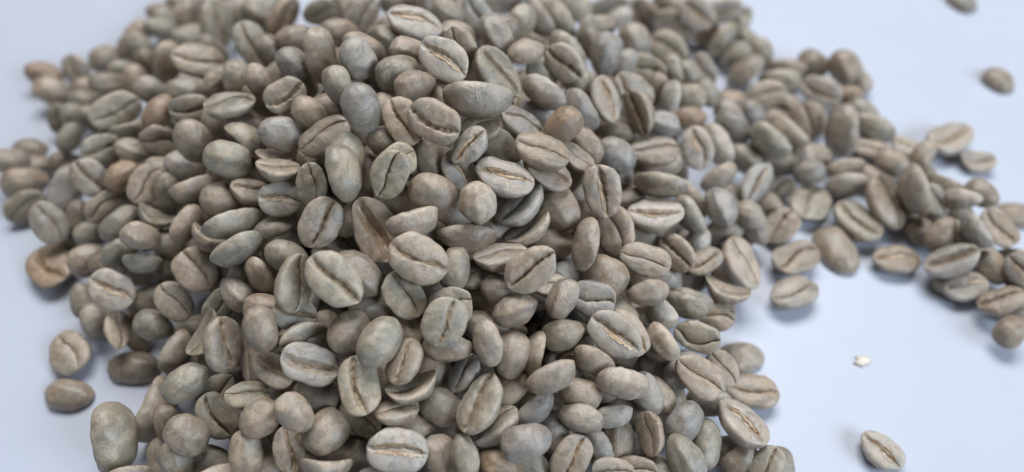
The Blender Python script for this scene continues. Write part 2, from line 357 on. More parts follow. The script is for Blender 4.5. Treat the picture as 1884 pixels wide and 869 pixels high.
# ------------------------------------------------------------------ the beans one can point at
# x, y, z (mm), quaternion, length (mm), breadth factor, crease style, variant, tint, label
ROWS = [
(-111.76,144.09,3.53,0.348,-0.890,0.034,0.292,8.60,0.921,'smooth',0,'b','orange-brown bean, rounded back up, above the flat oval left-edge bean'),
(-107.21,137.69,3.86,0.312,-0.896,0.119,0.294,9.26,0.921,'smooth',1,'t','tan bean, rounded back up, above the flat oval left-edge bean'),
(-104.35,145.11,3.79,0.709,0.312,0.344,-0.530,7.76,1.038,'open',2,'p','pale bean, crease up, above and left of the pale long-crease bean'),
(-90.24,133.06,10.53,0.051,-0.951,-0.177,0.248,8.46,0.905,'smooth',5,'t','tan bean, rounded back up, just above the pale long-crease bean'),
(-80.46,116.16,19.24,0.859,0.409,0.115,0.285,10.59,0.856,'narrow',6,'g','pale bean on upper left slope with one long straight crease tilted up right'),
(-93.51,116.62,10.70,0.177,0.561,-0.575,-0.569,7.24,0.921,'smooth',10,'g','grey-green bean, rounded back up, just right of the flat oval left-edge bean'),
(-108.95,122.39,0.45,0.037,0.999,-0.000,-0.000,8.19,0.934,'smooth',11,'t','brownish oval bean lying flat on the white table at the left edge'),
(-86.25,157.47,6.02,0.391,-0.861,-0.002,0.325,7.97,0.921,'smooth',16,'g','grey-green bean, rounded back up, just above the upright tan rod bean'),
(-75.12,132.80,16.89,0.058,0.593,-0.339,-0.728,10.36,0.921,'smooth',17,'t','narrow tan bean standing upright like a rod beside the large level creased one'),
(-68.38,110.62,24.36,0.268,-0.829,-0.485,-0.075,7.84,0.921,'smooth',18,'b','orange-brown bean with rounded back on the upper left slope'),
(-74.61,122.34,18.59,0.328,-0.851,0.155,0.380,8.00,0.921,'smooth',19,'p','pale bean, rounded back up, just above the orange upper-left bean'),
(-64.50,116.17,24.36,0.392,-0.902,-0.102,0.150,8.00,0.921,'smooth',21,'g','grey-green bean, rounded back up, just above and right of the orange upper-left bean'),
(-66.77,104.38,22.99,0.859,0.439,0.245,-0.095,7.88,0.973,'hooked',0,'t','tan bean, crease up, just below the orange upper-left bean'),
(-80.61,106.82,18.18,0.802,0.405,0.357,0.256,8.16,0.973,'open',1,'g','grey-green bean, crease up, just above and left of the orange-spotted bean'),
(-74.49,106.16,18.33,0.308,-0.897,0.089,0.306,7.00,0.921,'smooth',2,'p','pale bean, rounded back up, just above the orange-spotted bean'),
(-64.61,126.98,22.87,0.959,0.134,0.241,0.060,11.17,0.905,'open',2,'t','large level bean, upper left, with a dark bracket-shaped crease in its left half'),
(-70.50,154.31,10.28,0.736,0.015,0.525,-0.428,11.63,0.921,'open',5,'g','grey-green bean, crease up, just above and left of the upright split bean'),
(-52.91,127.49,27.15,0.825,0.099,0.330,-0.449,9.50,0.908,'open',8,'g','upright green-tan bean with a slit crease left of centre, pointed at its foot'),
(-45.51,107.29,35.58,0.243,-0.784,0.351,0.452,7.00,0.921,'smooth',20,'t','tan bean, rounded back up, just above and left of the wide-grooved bean'),
(-51.80,113.09,30.37,0.157,-0.741,0.567,0.323,8.00,0.921,'smooth',21,'g','grey-green bean, rounded back up, just below the upright split bean'),
(-50.10,102.47,34.84,0.998,-0.040,-0.024,0.034,9.25,0.921,'hooked',2,'g','grey-green bean, lying on its edge, above and right of the big upright smooth bean'),
(-60.83,108.76,27.27,0.912,0.389,0.103,0.085,7.83,0.934,'open',3,'t','tan bean, crease up, just right of the orange upper-left bean'),
(-57.88,99.75,28.06,0.237,-0.750,0.452,0.420,8.19,1.090,'smooth',4,'t','big smooth tan bean standing upright with no crease, left slope'),
(-48.96,91.92,31.88,0.322,-0.922,0.078,0.200,8.07,1.038,'smooth',5,'g','grey-green bean, rounded back up, just below and right of the big upright smooth bean'),
(-46.93,97.00,31.73,0.213,0.899,-0.146,-0.355,7.59,1.000,'curled',2,'g','grey-green bean, lying on its edge, just left of the blue-grey round bean'),
(-39.01,100.68,38.50,0.907,0.311,-0.003,0.285,7.43,1.038,'open',9,'t','bean with wide diagonal groove and pale crumbly lower lip, upper left centre'),
(-39.20,93.93,36.16,0.347,-0.928,0.064,0.118,7.62,1.012,'smooth',10,'v','round blue-grey smooth bean below the wide-grooved one'),
(-34.33,96.75,38.10,0.277,-0.895,0.320,0.141,7.00,0.921,'smooth',11,'t','tan bean, rounded back up, just below and right of the wide-grooved bean'),
(-38.67,108.16,38.94,0.346,-0.847,0.266,0.304,7.00,1.038,'smooth',12,'v','blue-grey bean, rounded back up, just left of the tall pale oval bean'),
(-33.85,108.86,40.28,0.007,-0.742,0.395,0.541,9.82,0.905,'smooth',14,'t','tall pale oval bean with smooth back, left of the dusty round one'),
(-25.70,102.82,44.92,0.300,-0.800,0.440,0.276,7.22,1.064,'smooth',15,'w','dusty pale round bean with fibrous back, upper middle of the pile'),
(-28.85,98.81,42.55,0.411,-0.686,0.545,0.252,7.00,0.921,'smooth',17,'g','grey-green bean, rounded back up, just below and left of the dusty round bean'),
(-30.99,91.27,38.24,0.960,0.105,-0.132,0.225,9.52,0.905,'narrow',19,'t','tan bean, crease up, just right of the blue-grey round bean'),
(-42.34,144.38,21.23,0.796,0.594,0.033,0.111,7.97,1.038,'narrow',3,'y','yellow-green bean, crease up, just above the tall pale oval bean'),
(-30.38,131.49,30.54,0.637,0.639,0.058,0.427,9.11,0.905,'narrow',3,'t','tan bean, crease up, above the dusty round bean'),
(-51.25,145.70,18.61,0.516,0.718,0.121,0.451,10.53,0.921,'papery',4,'b','orange-brown bean, lying on its edge, just above and right of the upright split bean'),
(-60.63,155.49,11.28,0.332,-0.883,0.276,0.183,9.48,0.921,'smooth',5,'g','grey-green bean, rounded back up, just above the upright split bean'),
(-42.77,124.54,30.84,0.424,-0.881,-0.195,0.082,7.80,0.921,'smooth',8,'t','tan bean, rounded back up, just above and left of the tall pale oval bean'),
(-47.82,123.20,28.21,0.269,-0.805,0.434,0.302,8.00,0.921,'smooth',13,'d','dull grey-brown bean, rounded back up, just below and right of the upright split bean'),
(-23.87,91.13,44.97,0.253,-0.708,0.567,0.336,7.99,1.090,'smooth',18,'v','smooth grey egg-shaped bean standing upright beside the leaning creased pair'),
(-17.31,89.85,43.38,0.821,0.242,0.175,-0.486,8.30,0.934,'open',8,'t','left bean of the leaning creased pair near the centre, groove brown and wide'),
(-12.08,87.71,45.48,0.908,0.340,0.088,-0.231,8.68,0.986,'open',9,'t','right bean of the leaning creased pair, oval with brown ragged crease'),
(-5.39,93.19,45.41,0.761,-0.648,0.031,0.020,11.20,0.905,'smooth',21,'p','long smooth pale bean lying level with pointed ends, above the right twin'),
(-10.90,100.24,47.04,0.888,0.318,0.140,-0.302,9.10,0.986,'papery',7,'w','silvery grey bean with a diagonal S-shaped crease near the top centre'),
(-2.21,102.77,41.74,0.896,0.044,0.334,-0.288,10.57,0.905,'open',1,'g','long bean leaning down right with a brown slit crease along its left edge'),
(-3.04,117.60,37.47,0.458,-0.732,0.499,0.068,8.68,0.921,'smooth',2,'p','pale bean, rounded back up, just above the slit-edged long bean'),
(-6.99,128.78,32.31,0.741,0.340,0.267,-0.514,8.94,0.973,'narrow',3,'v','blue-grey bean, crease up, above and right of the silvery creased bean'),
(-17.62,116.67,41.17,0.979,0.076,0.142,-0.124,10.27,0.905,'papery',4,'w','pale greenish bean near the top with frayed skin across its face'),
(-12.63,127.40,34.44,0.427,-0.839,0.222,0.253,7.04,1.012,'smooth',5,'p','pale bean, rounded back up, just right of the frayed top bean'),
(-19.03,100.03,43.83,0.394,-0.897,-0.068,0.189,8.00,1.103,'smooth',7,'g','grey-green round bean, rounded back up, just right of the dusty round bean'),
(-15.75,96.35,44.75,0.379,-0.898,-0.139,0.174,7.00,1.038,'smooth',8,'d','dull grey-brown bean, rounded back up, just below and left of the silvery creased bean'),
(-17.41,105.55,43.85,0.403,-0.900,0.096,0.137,7.00,0.921,'smooth',9,'t','tan bean, rounded back up, just below the frayed top bean'),
(-8.70,106.87,44.19,0.738,0.439,0.247,-0.449,7.00,0.921,'open',2,'d','dull grey-brown bean, crease up, just above and right of the silvery creased bean'),
(-6.70,85.16,42.75,0.912,0.076,-0.262,0.306,7.31,0.905,'papery',5,'w','flaky whitish bean, crease up, just above the curled bean'),
(1.44,128.74,30.89,0.501,-0.695,-0.493,-0.153,8.29,0.921,'smooth',6,'g','grey-green bean, rounded back up, above and right of the slit-edged long bean'),
(5.90,139.09,24.42,0.719,-0.502,0.478,-0.050,9.64,0.905,'smooth',7,'t','tan slender bean, rounded back up, above and right of the slit-edged long bean'),
(10.86,139.02,23.69,0.687,-0.535,0.491,0.025,8.90,0.905,'smooth',8,'g','grey-green slender bean, rounded back up, above and left of the violet-grey upright bean'),
(2.43,112.70,37.77,0.215,-0.957,-0.191,0.045,7.00,0.908,'smooth',10,'p','pale bean, rounded back up, just above and right of the slit-edged long bean'),
(9.55,111.52,35.97,0.774,0.523,0.031,-0.355,8.21,1.038,'open',1,'p','pale bean, crease up, left of the violet-grey upright bean'),
(5.65,102.47,37.66,0.642,-0.712,0.276,-0.067,8.47,0.905,'smooth',14,'p','pale bean, rounded back up, just above and left of the orange-tan lump'),
(1.68,95.22,37.46,0.957,0.066,0.264,-0.105,8.21,0.905,'open',4,'v','blue-grey bean, crease up, just left of the orange-tan lump'),
(8.57,95.06,36.79,0.351,-0.849,-0.328,-0.221,7.63,0.973,'smooth',16,'b','orange-tan rounded bean with rough top, right of the long smooth one'),
(12.59,104.51,31.04,0.635,-0.625,0.452,0.042,9.19,0.905,'smooth',17,'v','blue-grey bean, rounded back up, just below and left of the papery creased bean'),
(17.64,108.24,30.10,0.798,0.039,0.333,-0.501,9.04,0.905,'papery',7,'p','upright bean with papery peeling skin along its crease, upper right of centre'),
(23.82,107.55,27.42,0.583,0.581,-0.048,-0.565,9.15,0.838,'papery',8,'t','narrow upright bean with orange-tan rim and peeling pale crease'),
(24.07,116.86,24.36,0.911,0.270,0.206,-0.232,9.27,0.908,'hooked',9,'p','pale bean, crease up, just above the orange-rimmed bean'),
(27.86,127.16,20.03,0.896,0.392,-0.115,-0.176,9.07,1.038,'open',10,'g','grey-green bean, crease up, just above the orange-rimmed bean'),
(32.40,117.79,21.16,0.570,-0.351,0.729,-0.140,7.64,0.905,'smooth',1,'w','flaky whitish slender bean, rounded back up, just above and right of the orange-rimmed bean'),
(30.14,111.79,19.82,0.385,-0.906,0.175,-0.005,7.00,1.038,'smooth',2,'v','blue-grey bean, rounded back up, just right of the orange-rimmed bean'),
(26.60,101.44,23.72,0.997,0.016,-0.062,-0.042,9.28,0.934,'narrow',3,'t','level tan bean with a dark crease above a smooth orange lip'),
(18.94,97.73,26.48,0.380,-0.863,0.307,0.129,7.86,1.038,'smooth',4,'v','blue-grey bean, rounded back up, just left of the level lipped bean'),
(13.31,96.97,29.75,0.443,-0.763,0.471,-0.028,7.37,0.921,'smooth',5,'t','tan bean, rounded back up, just below and right of the orange-tan lump'),
(11.34,91.47,32.89,0.940,-0.042,0.244,-0.233,7.00,0.921,'narrow',6,'t','tan bean, lying on its edge, just below and right of the orange-tan lump'),
(4.91,86.83,39.79,0.982,0.025,0.112,-0.153,9.25,0.905,'narrow',7,'t','tan bean, crease up, just below and left of the orange-tan lump'),
(-1.98,90.52,36.63,0.357,-0.867,0.295,0.186,8.00,0.921,'smooth',8,'g','grey-green bean, rounded back up, just above the frayed silver bean'),
(18.83,125.08,26.32,0.331,-0.529,0.713,0.318,9.09,0.934,'smooth',9,'v','smooth violet-grey bean standing upright near the upper right'),
(26.76,138.57,18.22,0.391,-0.731,0.527,0.188,8.72,1.103,'smooth',12,'p','pale round bean, rounded back up, just above and right of the violet-grey upright bean'),
(33.48,163.01,5.11,0.707,0.548,0.048,-0.444,10.40,0.973,'open',3,'t','tan bean, crease up, left of the whitish top-right bean'),
(35.69,141.61,13.00,0.845,0.418,0.051,-0.329,9.83,1.038,'narrow',18,'g','grey-green bean, crease up, below and left of the whitish top-right bean'),
(20.48,107.40,22.29,0.375,-0.923,0.089,-0.011,8.00,0.921,'smooth',20,'d','dull grey-brown bean, rounded back up, just below and left of the orange-rimmed bean'),
(39.66,158.31,6.43,0.775,0.603,0.060,-0.178,9.75,1.038,'narrow',21,'t','tan bean, crease up, just below and left of the whitish top-right bean'),
(51.41,154.65,4.85,0.652,-0.584,-0.483,-0.021,10.16,0.905,'smooth',13,'g','grey-green slender bean, rounded back up, just below and right of the whitish top-right bean'),
(55.40,143.86,4.58,0.087,0.924,0.171,0.332,10.27,0.921,'smooth',15,'t','curved banana-like tan bean on its edge at the upper right margin'),
(44.91,157.54,10.63,0.835,0.444,0.052,-0.321,9.14,1.103,'papery',8,'w','whitish crease-up bean near the top right edge of the pile'),
(51.01,160.56,8.71,0.712,0.688,-0.048,0.130,11.51,0.905,'papery',0,'w','flaky whitish bean, crease up, just right of the whitish top-right bean'),
(63.33,141.83,4.05,0.788,-0.604,-0.016,-0.118,10.22,0.905,'smooth',2,'g','grey-green slender bean, rounded back up, just above and right of the dark-line bean'),
(72.95,147.91,2.97,0.413,-0.831,0.365,-0.071,8.28,1.038,'smooth',3,'t','tan bean, rounded back up, just left of the top tail bean'),
(58.14,135.03,5.35,0.916,0.374,-0.143,0.014,9.96,0.882,'narrow',4,'p','oval pale bean with one thin dark crease line, top of right tail'),
(71.94,137.20,4.58,0.865,0.414,-0.074,-0.275,10.06,0.882,'papery',2,'w','flaky whitish bean, crease up, just below and left of the top tail bean'),
(59.97,120.19,9.13,0.739,-0.556,0.291,-0.246,9.71,0.905,'smooth',8,'t','tan slender bean, rounded back up, just below and left of the half-split bean'),
(54.28,115.30,11.62,0.717,-0.584,0.321,-0.203,10.01,0.905,'smooth',9,'g','grey-green slender bean, rounded back up, just below and left of the half-split bean'),
(66.12,126.49,5.66,0.679,0.417,0.129,-0.591,8.88,1.012,'narrow',10,'t','upright bean with a straight dark split down its middle, right tail'),
(47.40,120.43,10.39,0.355,-0.821,0.447,-0.026,8.89,0.908,'smooth',13,'v','blue-grey bean, rounded back up, just above and right of the shiny flaked bean'),
(42.52,113.16,12.51,0.570,-0.657,0.491,-0.047,9.70,0.905,'smooth',14,'w','flaky whitish bean, rounded back up, just right of the shiny flaked bean'),
(37.26,109.30,15.67,0.697,0.317,0.116,-0.632,9.06,0.934,'papery',4,'w','greenish white upright bean with shiny flaked crease, right of the level lipped one'),
(49.85,115.15,6.71,0.355,-0.855,0.374,-0.059,8.11,0.973,'smooth',16,'g','grey-green bean, rounded back up, just above the pale shield bean'),
(37.35,118.85,14.50,0.373,-0.927,-0.010,-0.016,7.00,0.921,'smooth',21,'b','orange-brown bean, rounded back up, just above the shiny flaked bean'),
(78.08,143.37,6.50,0.390,-0.716,0.579,0.019,8.47,1.103,'smooth',2,'t','round tan bean at the top of the right tail against white table'),
(73.02,122.91,6.22,0.614,-0.352,0.703,-0.070,12.20,0.905,'smooth',5,'p','tall peanut-shaped bean standing upright in the right tail'),
(81.34,126.04,4.22,0.710,-0.651,0.261,-0.067,10.13,0.905,'smooth',6,'g','grey-green bean, rounded back up, just right of the tall peanut bean'),
(88.74,122.24,2.04,0.966,-0.032,0.009,-0.256,7.00,1.103,'papery',8,'w','flaky whitish round bean, crease up, left of the torn pale bean'),
(98.15,123.60,3.39,0.971,0.003,0.001,0.240,11.62,0.908,'hollow',9,'w','torn pale bean with open husk alone at upper right edge of the tail'),
(102.84,117.89,2.16,0.996,0.065,-0.004,-0.060,7.41,1.000,'curled',0,'p','flat pale bean with a pointed right end, alone beside the tail'),
(117.81,144.79,0.46,0.043,0.844,-0.534,-0.027,8.38,1.103,'smooth',11,'t','lone round tan bean on bare white table at the far right'),
(118.52,174.70,0.48,0.039,0.897,-0.439,-0.019,8.63,0.921,'smooth',12,'g','lone bean on bare table cut off by the top edge at the right'),
(88.54,115.88,6.17,0.154,-0.843,-0.413,-0.308,7.00,0.921,'smooth',13,'t','tan bean, rounded back up, just below and left of the torn pale bean'),
(-103.63,109.76,4.33,0.350,-0.902,-0.145,0.205,9.58,0.908,'smooth',17,'t','tan bean, rounded back up, just below the flat oval left-edge bean'),
(-101.69,103.86,3.59,0.848,0.433,0.007,0.307,8.86,0.973,'narrow',18,'g','grey-green bean, crease up, below the flat oval left-edge bean'),
(-91.11,94.97,9.73,0.781,0.179,0.455,-0.388,9.22,0.934,'narrow',19,'p','pale bean, crease up, just above the orange left-foot bean'),
(-91.92,89.19,3.11,0.927,0.003,-0.001,-0.375,10.64,1.103,'open',9,'b','orange-brown bean lying on the table at the left foot of the pile'),
(-82.01,87.63,7.53,0.325,-0.870,-0.327,0.177,7.32,1.168,'smooth',21,'t','tan round bean, rounded back up, just right of the orange left-foot bean'),
(-91.43,104.54,8.46,0.255,0.551,-0.539,-0.584,11.07,0.905,'smooth',0,'v','blue-grey bean, rounded back up, below and right of the flat oval left-edge bean'),
(-81.58,100.39,16.70,0.832,0.278,0.323,-0.354,8.37,1.038,'open',1,'p','pale bean, crease up, just left of the orange-spotted bean'),
(-74.80,100.28,17.53,0.218,-0.927,-0.296,0.072,7.63,1.038,'smooth',2,'b','pale bean with an orange-brown spot on its back, left slope'),
(-67.81,95.22,20.93,0.808,0.374,0.063,0.452,8.02,1.064,'narrow',3,'d','round dark grey bean split by diagonal crease on the left slope'),
(-78.68,95.66,13.90,0.854,0.402,0.030,0.329,7.99,0.934,'open',4,'t','tan bean, crease up, just below and left of the orange-spotted bean'),
(-74.10,91.21,14.54,0.082,0.901,0.404,0.131,8.51,0.905,'smooth',5,'g','grey-green slender bean, rounded back up, below the orange-spotted bean'),
(-63.27,93.82,21.14,0.240,-0.718,0.449,0.475,7.00,0.921,'smooth',6,'g','grey-green bean, rounded back up, just right of the two-tone left bean'),
(-57.62,91.74,24.22,0.711,-0.645,-0.113,0.255,8.41,0.905,'smooth',7,'t','tan slender bean, rounded back up, right of the two-tone left bean'),
(-64.94,89.24,19.70,0.898,-0.200,0.363,0.149,7.00,1.000,'curled',4,'g','grey-green bean, lying on its edge, just below the two-tone left bean'),
(-66.31,84.24,20.01,0.434,-0.755,0.163,0.465,7.40,0.908,'smooth',9,'t','tan bean, rounded back up, below the two-tone left bean'),
(-73.65,85.92,12.75,0.544,-0.756,-0.268,0.247,7.00,0.905,'smooth',10,'g','grey-green bean, rounded back up, just above the round white-lipped bean'),
(-66.92,82.08,15.28,0.747,-0.654,0.063,0.095,7.21,0.905,'smooth',11,'g','grey-green slender bean, rounded back up, above and right of the round white-lipped bean'),
(-57.80,85.37,22.13,0.546,-0.637,-0.495,0.226,7.66,0.905,'smooth',14,'t','tan bean, rounded back up, above the round brown-crease bean'),
(-72.25,77.36,13.02,0.936,0.176,0.204,-0.224,8.46,1.103,'papery',1,'w','round pale bean with a crumbly white lip at lower left of pile'),
(-66.57,78.02,8.99,0.313,-0.889,-0.312,0.118,7.00,1.038,'smooth',19,'t','tan bean, rounded back up, just right of the round white-lipped bean'),
(-59.50,73.80,14.60,0.880,0.135,0.250,-0.381,7.62,1.038,'narrow',21,'t','tan bean, crease up, just below and left of the round brown-crease bean'),
(-82.77,94.41,7.18,0.324,-0.886,-0.250,0.217,8.00,0.921,'smooth',3,'g','grey-green bean, rounded back up, above and right of the orange left-foot bean'),
(-106.92,113.61,6.61,0.323,-0.872,-0.107,0.353,8.00,0.921,'smooth',5,'t','tan bean, rounded back up, just below and left of the flat oval left-edge bean'),
(-61.50,98.41,22.45,0.216,-0.914,0.297,0.170,7.00,0.921,'smooth',9,'w','flaky whitish bean, rounded back up, just below and left of the big upright smooth bean'),
(-54.99,77.48,19.24,0.880,0.117,0.192,-0.419,8.47,1.116,'narrow',10,'t','round tan-grey bean with brown curved crease facing up, left of centre'),
(-50.74,87.45,26.60,0.333,-0.916,-0.143,0.170,7.00,1.103,'smooth',11,'t','tan round bean, rounded back up, just above and left of the long level bar bean'),
(-47.32,81.69,27.96,0.722,-0.579,-0.025,0.379,10.33,0.905,'smooth',14,'g','long narrow bean lying nearly level like a bar, left of centre'),
(-45.23,75.80,28.24,0.704,-0.653,-0.214,0.176,8.87,0.905,'smooth',15,'g','grey-green slender bean, rounded back up, just below the long level bar bean'),
(-40.10,80.89,26.97,0.154,0.956,0.246,0.052,7.00,0.905,'smooth',16,'p','pale slender bean, rounded back up, just below the small pale round bean'),
(-38.50,83.49,31.62,0.936,0.314,0.156,-0.043,7.00,1.168,'papery',7,'w','small round pale bean with a straight level crease, left of centre'),
(-44.98,87.75,28.43,0.966,-0.017,0.244,0.079,7.15,0.973,'open',7,'t','tan bean, crease up, just left of the small pale round bean'),
(-33.02,84.57,34.12,0.705,0.181,0.329,-0.602,7.40,0.908,'narrow',19,'g','grey-green bean, crease up, just above and right of the small pale round bean'),
(-38.89,87.47,34.94,0.972,-0.170,0.141,0.084,7.16,1.000,'curled',6,'t','tan bean, lying on its edge, just below the blue-grey round bean'),
(-26.11,81.22,40.79,0.120,0.773,-0.473,-0.406,9.24,0.905,'smooth',21,'g','long upright grey bean with a lighter skin cap on its upper half'),
(-30.27,76.30,34.40,0.781,0.375,-0.060,0.496,8.83,0.986,'open',0,'d','dark brown-grey bean with a bold diagonal crease, just left of centre'),
(-26.60,65.37,34.79,0.892,0.220,0.203,-0.340,9.99,0.934,'open',1,'g','big bean with a deep dark groove running down right and peeling skin'),
(-24.03,68.66,31.37,0.181,-0.901,0.384,0.090,9.25,0.908,'smooth',2,'d','dull grey-brown bean, rounded back up, just above and right of the big dark-groove bean'),
(-33.47,67.16,31.15,0.634,-0.107,0.537,-0.547,9.47,0.905,'narrow',3,'g','tall greenish bean with a thin upright crease tucked beside the big dark-groove one'),
(-36.72,74.22,28.00,0.257,-0.918,0.195,0.229,7.34,0.973,'smooth',4,'g','grey-green bean, rounded back up, just above the tall bean under it'),
(-41.25,72.39,25.34,0.539,-0.623,0.538,0.176,7.00,0.905,'smooth',5,'t','tan slender bean, rounded back up, just left of the tall bean under it'),
(-45.45,70.49,22.60,0.237,-0.903,0.344,0.103,7.00,0.908,'smooth',6,'p','pale bean, rounded back up, below and right of the round brown-crease bean'),
(-18.82,80.30,41.59,0.771,0.392,-0.215,0.454,8.04,0.986,'narrow',4,'y','yellow-green small bean with an upright crease, left of the centre'),
(-12.35,79.39,38.36,0.326,-0.941,0.081,0.039,7.89,1.012,'smooth',21,'d','dark speckled rounded bean with no crease at the centre'),
(-8.24,83.69,38.19,0.847,0.174,0.255,-0.433,7.48,0.934,'papery',7,'w','curled silvery bean with a hooked crease beside the frayed silver one'),
(-1.24,82.40,38.49,0.986,0.040,0.121,-0.104,9.70,0.905,'papery',1,'w','silver-grey bean with frayed skin along its level crease, at the centre'),
(-5.35,77.04,38.58,0.281,-0.678,0.612,0.296,7.00,1.142,'smooth',2,'p','peach-tan rounded bean with a puckered lower end, below the curled one'),
(-15.19,74.75,37.08,0.733,-0.659,-0.141,0.093,8.61,0.905,'smooth',3,'p','pale crescent bean on edge resting over the large central creased one'),
(-21.61,75.28,33.90,0.827,0.184,0.179,-0.500,11.08,0.882,'hollow',4,'t','large bean with brown hooked fold, left of the pale crescent'),
(-14.18,68.72,35.49,0.926,0.279,0.154,-0.204,9.82,0.986,'open',5,'t','large oval bean at the very centre with brown ragged crease facing viewer'),
(-7.16,75.18,32.89,0.766,-0.640,0.036,0.038,9.43,0.905,'smooth',6,'d','flat dark bean lying level under the peach-coloured one'),
(-8.86,69.89,31.51,0.174,-0.619,0.722,0.255,7.32,0.856,'smooth',7,'g','grey-green bean, rounded back up, just below the flat dark bar bean'),
(1.40,80.53,33.82,0.909,-0.134,-0.183,0.350,9.61,0.905,'narrow',9,'v','blue-grey slender bean, crease up, just below and right of the frayed silver bean'),
(2.58,77.68,31.30,0.932,-0.201,-0.218,0.207,8.18,1.000,'curled',8,'t','tan bean, lying on its edge, just above the torn-edge oval bean'),
(-1.69,71.57,32.32,0.985,-0.138,0.007,0.101,8.75,0.838,'narrow',11,'t','tan slender bean, lying on its edge, just above and left of the torn-edge oval bean'),
(2.93,67.65,34.24,0.917,0.253,-0.171,0.257,9.03,0.934,'open',1,'p','pale oval bean with torn crease tilted up right, right of centre'),
(-2.01,66.98,28.37,0.264,-0.823,0.463,0.196,7.00,0.921,'smooth',13,'d','dull grey-brown bean, rounded back up, just above and left of the pitted egg bean'),
(-16.52,65.18,30.85,0.857,0.148,0.172,-0.462,8.02,1.012,'narrow',14,'g','grey-green bean, crease up, just below the large central creased bean'),
(-9.32,63.63,29.83,0.938,0.288,-0.123,0.148,7.46,1.216,'narrow',15,'g','round bean with star-like brown crease below the large central one'),
(-13.06,86.50,37.32,0.292,-0.810,0.449,0.238,8.00,0.921,'smooth',16,'d','dull grey-brown bean, rounded back up, just left of the curled bean'),
(-21.97,65.55,26.34,0.263,-0.946,-0.135,0.132,8.00,0.921,'smooth',20,'d','dull grey-brown bean, rounded back up, just above the smooth pale pebble bean'),
(0.48,63.54,28.95,0.259,-0.950,-0.171,-0.032,7.50,0.882,'smooth',2,'t','smooth pitted tan egg-shaped bean tilted up right, below the torn-edge oval'),
(5.69,86.11,35.91,0.942,0.069,0.249,-0.213,9.15,0.905,'open',6,'t','tan bean, crease up, just right of the frayed silver bean'),
(15.30,85.61,30.86,0.697,0.333,0.225,-0.594,9.11,0.960,'papery',8,'p','upright bean with two-tone halves and a brown papery seam, right of centre'),
(7.80,82.45,30.17,0.252,-0.824,0.504,0.068,8.00,1.103,'smooth',9,'d','dull grey-brown round bean, rounded back up, just above and left of the standing kidney bean'),
(12.35,75.94,29.38,0.461,-0.457,0.701,-0.295,9.10,0.905,'smooth',10,'t','kidney-shaped bean standing on end, right of centre'),
(17.72,82.00,24.72,0.732,0.339,0.068,-0.587,8.99,0.973,'narrow',11,'t','tan bean, crease up, just right of the standing kidney bean'),
(26.69,92.78,24.71,0.767,-0.593,-0.016,-0.243,10.05,0.905,'smooth',13,'g','long smooth pale green-grey bean lying level, right of centre'),
(25.52,87.15,22.72,0.997,0.014,-0.049,-0.056,10.09,0.905,'papery',3,'w','level bean with orange crease, dark stripes and white peeling skin'),
(22.29,75.87,24.77,0.968,0.176,-0.009,-0.179,8.75,0.856,'narrow',17,'t','tan bean with a hooked crease and glossy rim, below the bright striped one'),
(28.94,80.96,19.47,0.802,0.412,-0.148,-0.406,7.64,1.038,'open',7,'t','tan bean, crease up, just right of the tan hooked-crease bean'),
(33.13,90.40,18.17,0.649,-0.565,0.445,-0.247,8.65,0.905,'smooth',19,'g','grey-green slender bean, rounded back up, just right of the bright striped bean'),
(6.57,78.75,25.83,0.311,-0.946,0.078,0.041,8.00,0.973,'smooth',0,'d','dull grey-brown bean, rounded back up, just left of the standing kidney bean'),
(15.59,72.73,24.57,0.286,-0.939,0.190,-0.019,8.00,1.103,'smooth',3,'t','tan round bean, rounded back up, just below and right of the standing kidney bean'),
(13.07,68.19,24.76,0.943,0.272,-0.022,-0.191,7.58,1.064,'hooked',4,'v','blue-grey bean, crease up, just above and left of the lilac-faced bean'),
(8.07,67.35,26.17,0.054,-0.844,-0.479,-0.237,7.00,0.921,'smooth',5,'t','tan bean, rounded back up, below and right of the torn-edge oval bean'),
(22.65,71.18,22.11,0.549,-0.828,-0.084,-0.075,7.00,0.905,'smooth',6,'t','rough tan cap-like bean on the lower right slope'),
(25.31,70.08,17.99,0.541,-0.717,0.420,-0.128,7.00,0.905,'smooth',7,'w','flaky whitish bean, rounded back up, just below and right of the mushroom-topped bean'),
(29.74,72.16,16.74,0.677,-0.679,0.075,-0.274,8.40,0.905,'smooth',10,'g','grey-green slender bean, rounded back up, just right of the mushroom-topped bean'),
(34.67,81.70,15.85,0.968,-0.037,-0.118,0.218,7.16,0.934,'open',9,'t','tan bean, crease up, just left of the leaning white-lipped bean'),
(43.59,85.11,9.98,0.836,0.028,0.265,-0.480,10.57,0.905,'narrow',21,'p','long pale bean leaning left with an upright crease at right edge of pile'),
(38.43,76.98,13.92,0.938,-0.287,0.093,-0.170,8.40,1.000,'curled',0,'t','tan bean, lying on its edge, just below and left of the leaning white-lipped bean'),
(41.56,104.88,11.78,0.624,-0.680,-0.360,-0.138,8.36,0.905,'smooth',1,'p','pale slender bean, rounded back up, just below and right of the shiny flaked bean'),
(39.71,94.41,15.37,0.227,-0.751,0.618,-0.046,8.59,0.908,'smooth',2,'v','blue-grey bean, rounded back up, below and left of the pale shield bean'),
(50.62,106.56,8.05,0.751,0.436,-0.061,0.492,9.32,0.905,'papery',6,'w','pale shield-shaped bean with a tan left rim, right side'),
(63.18,111.62,5.48,0.326,-0.928,-0.021,-0.178,7.00,1.038,'smooth',7,'v','blue-grey bean, rounded back up, just above the round green bean'),
(47.31,96.74,9.59,0.382,-0.828,0.402,0.085,7.00,0.973,'smooth',8,'p','pale bean, rounded back up, just left of the cracked round bean'),
(55.22,98.67,3.64,0.903,0.104,-0.222,0.352,8.14,1.103,'open',10,'t','round bean with a wedge missing from its top left, on the table'),
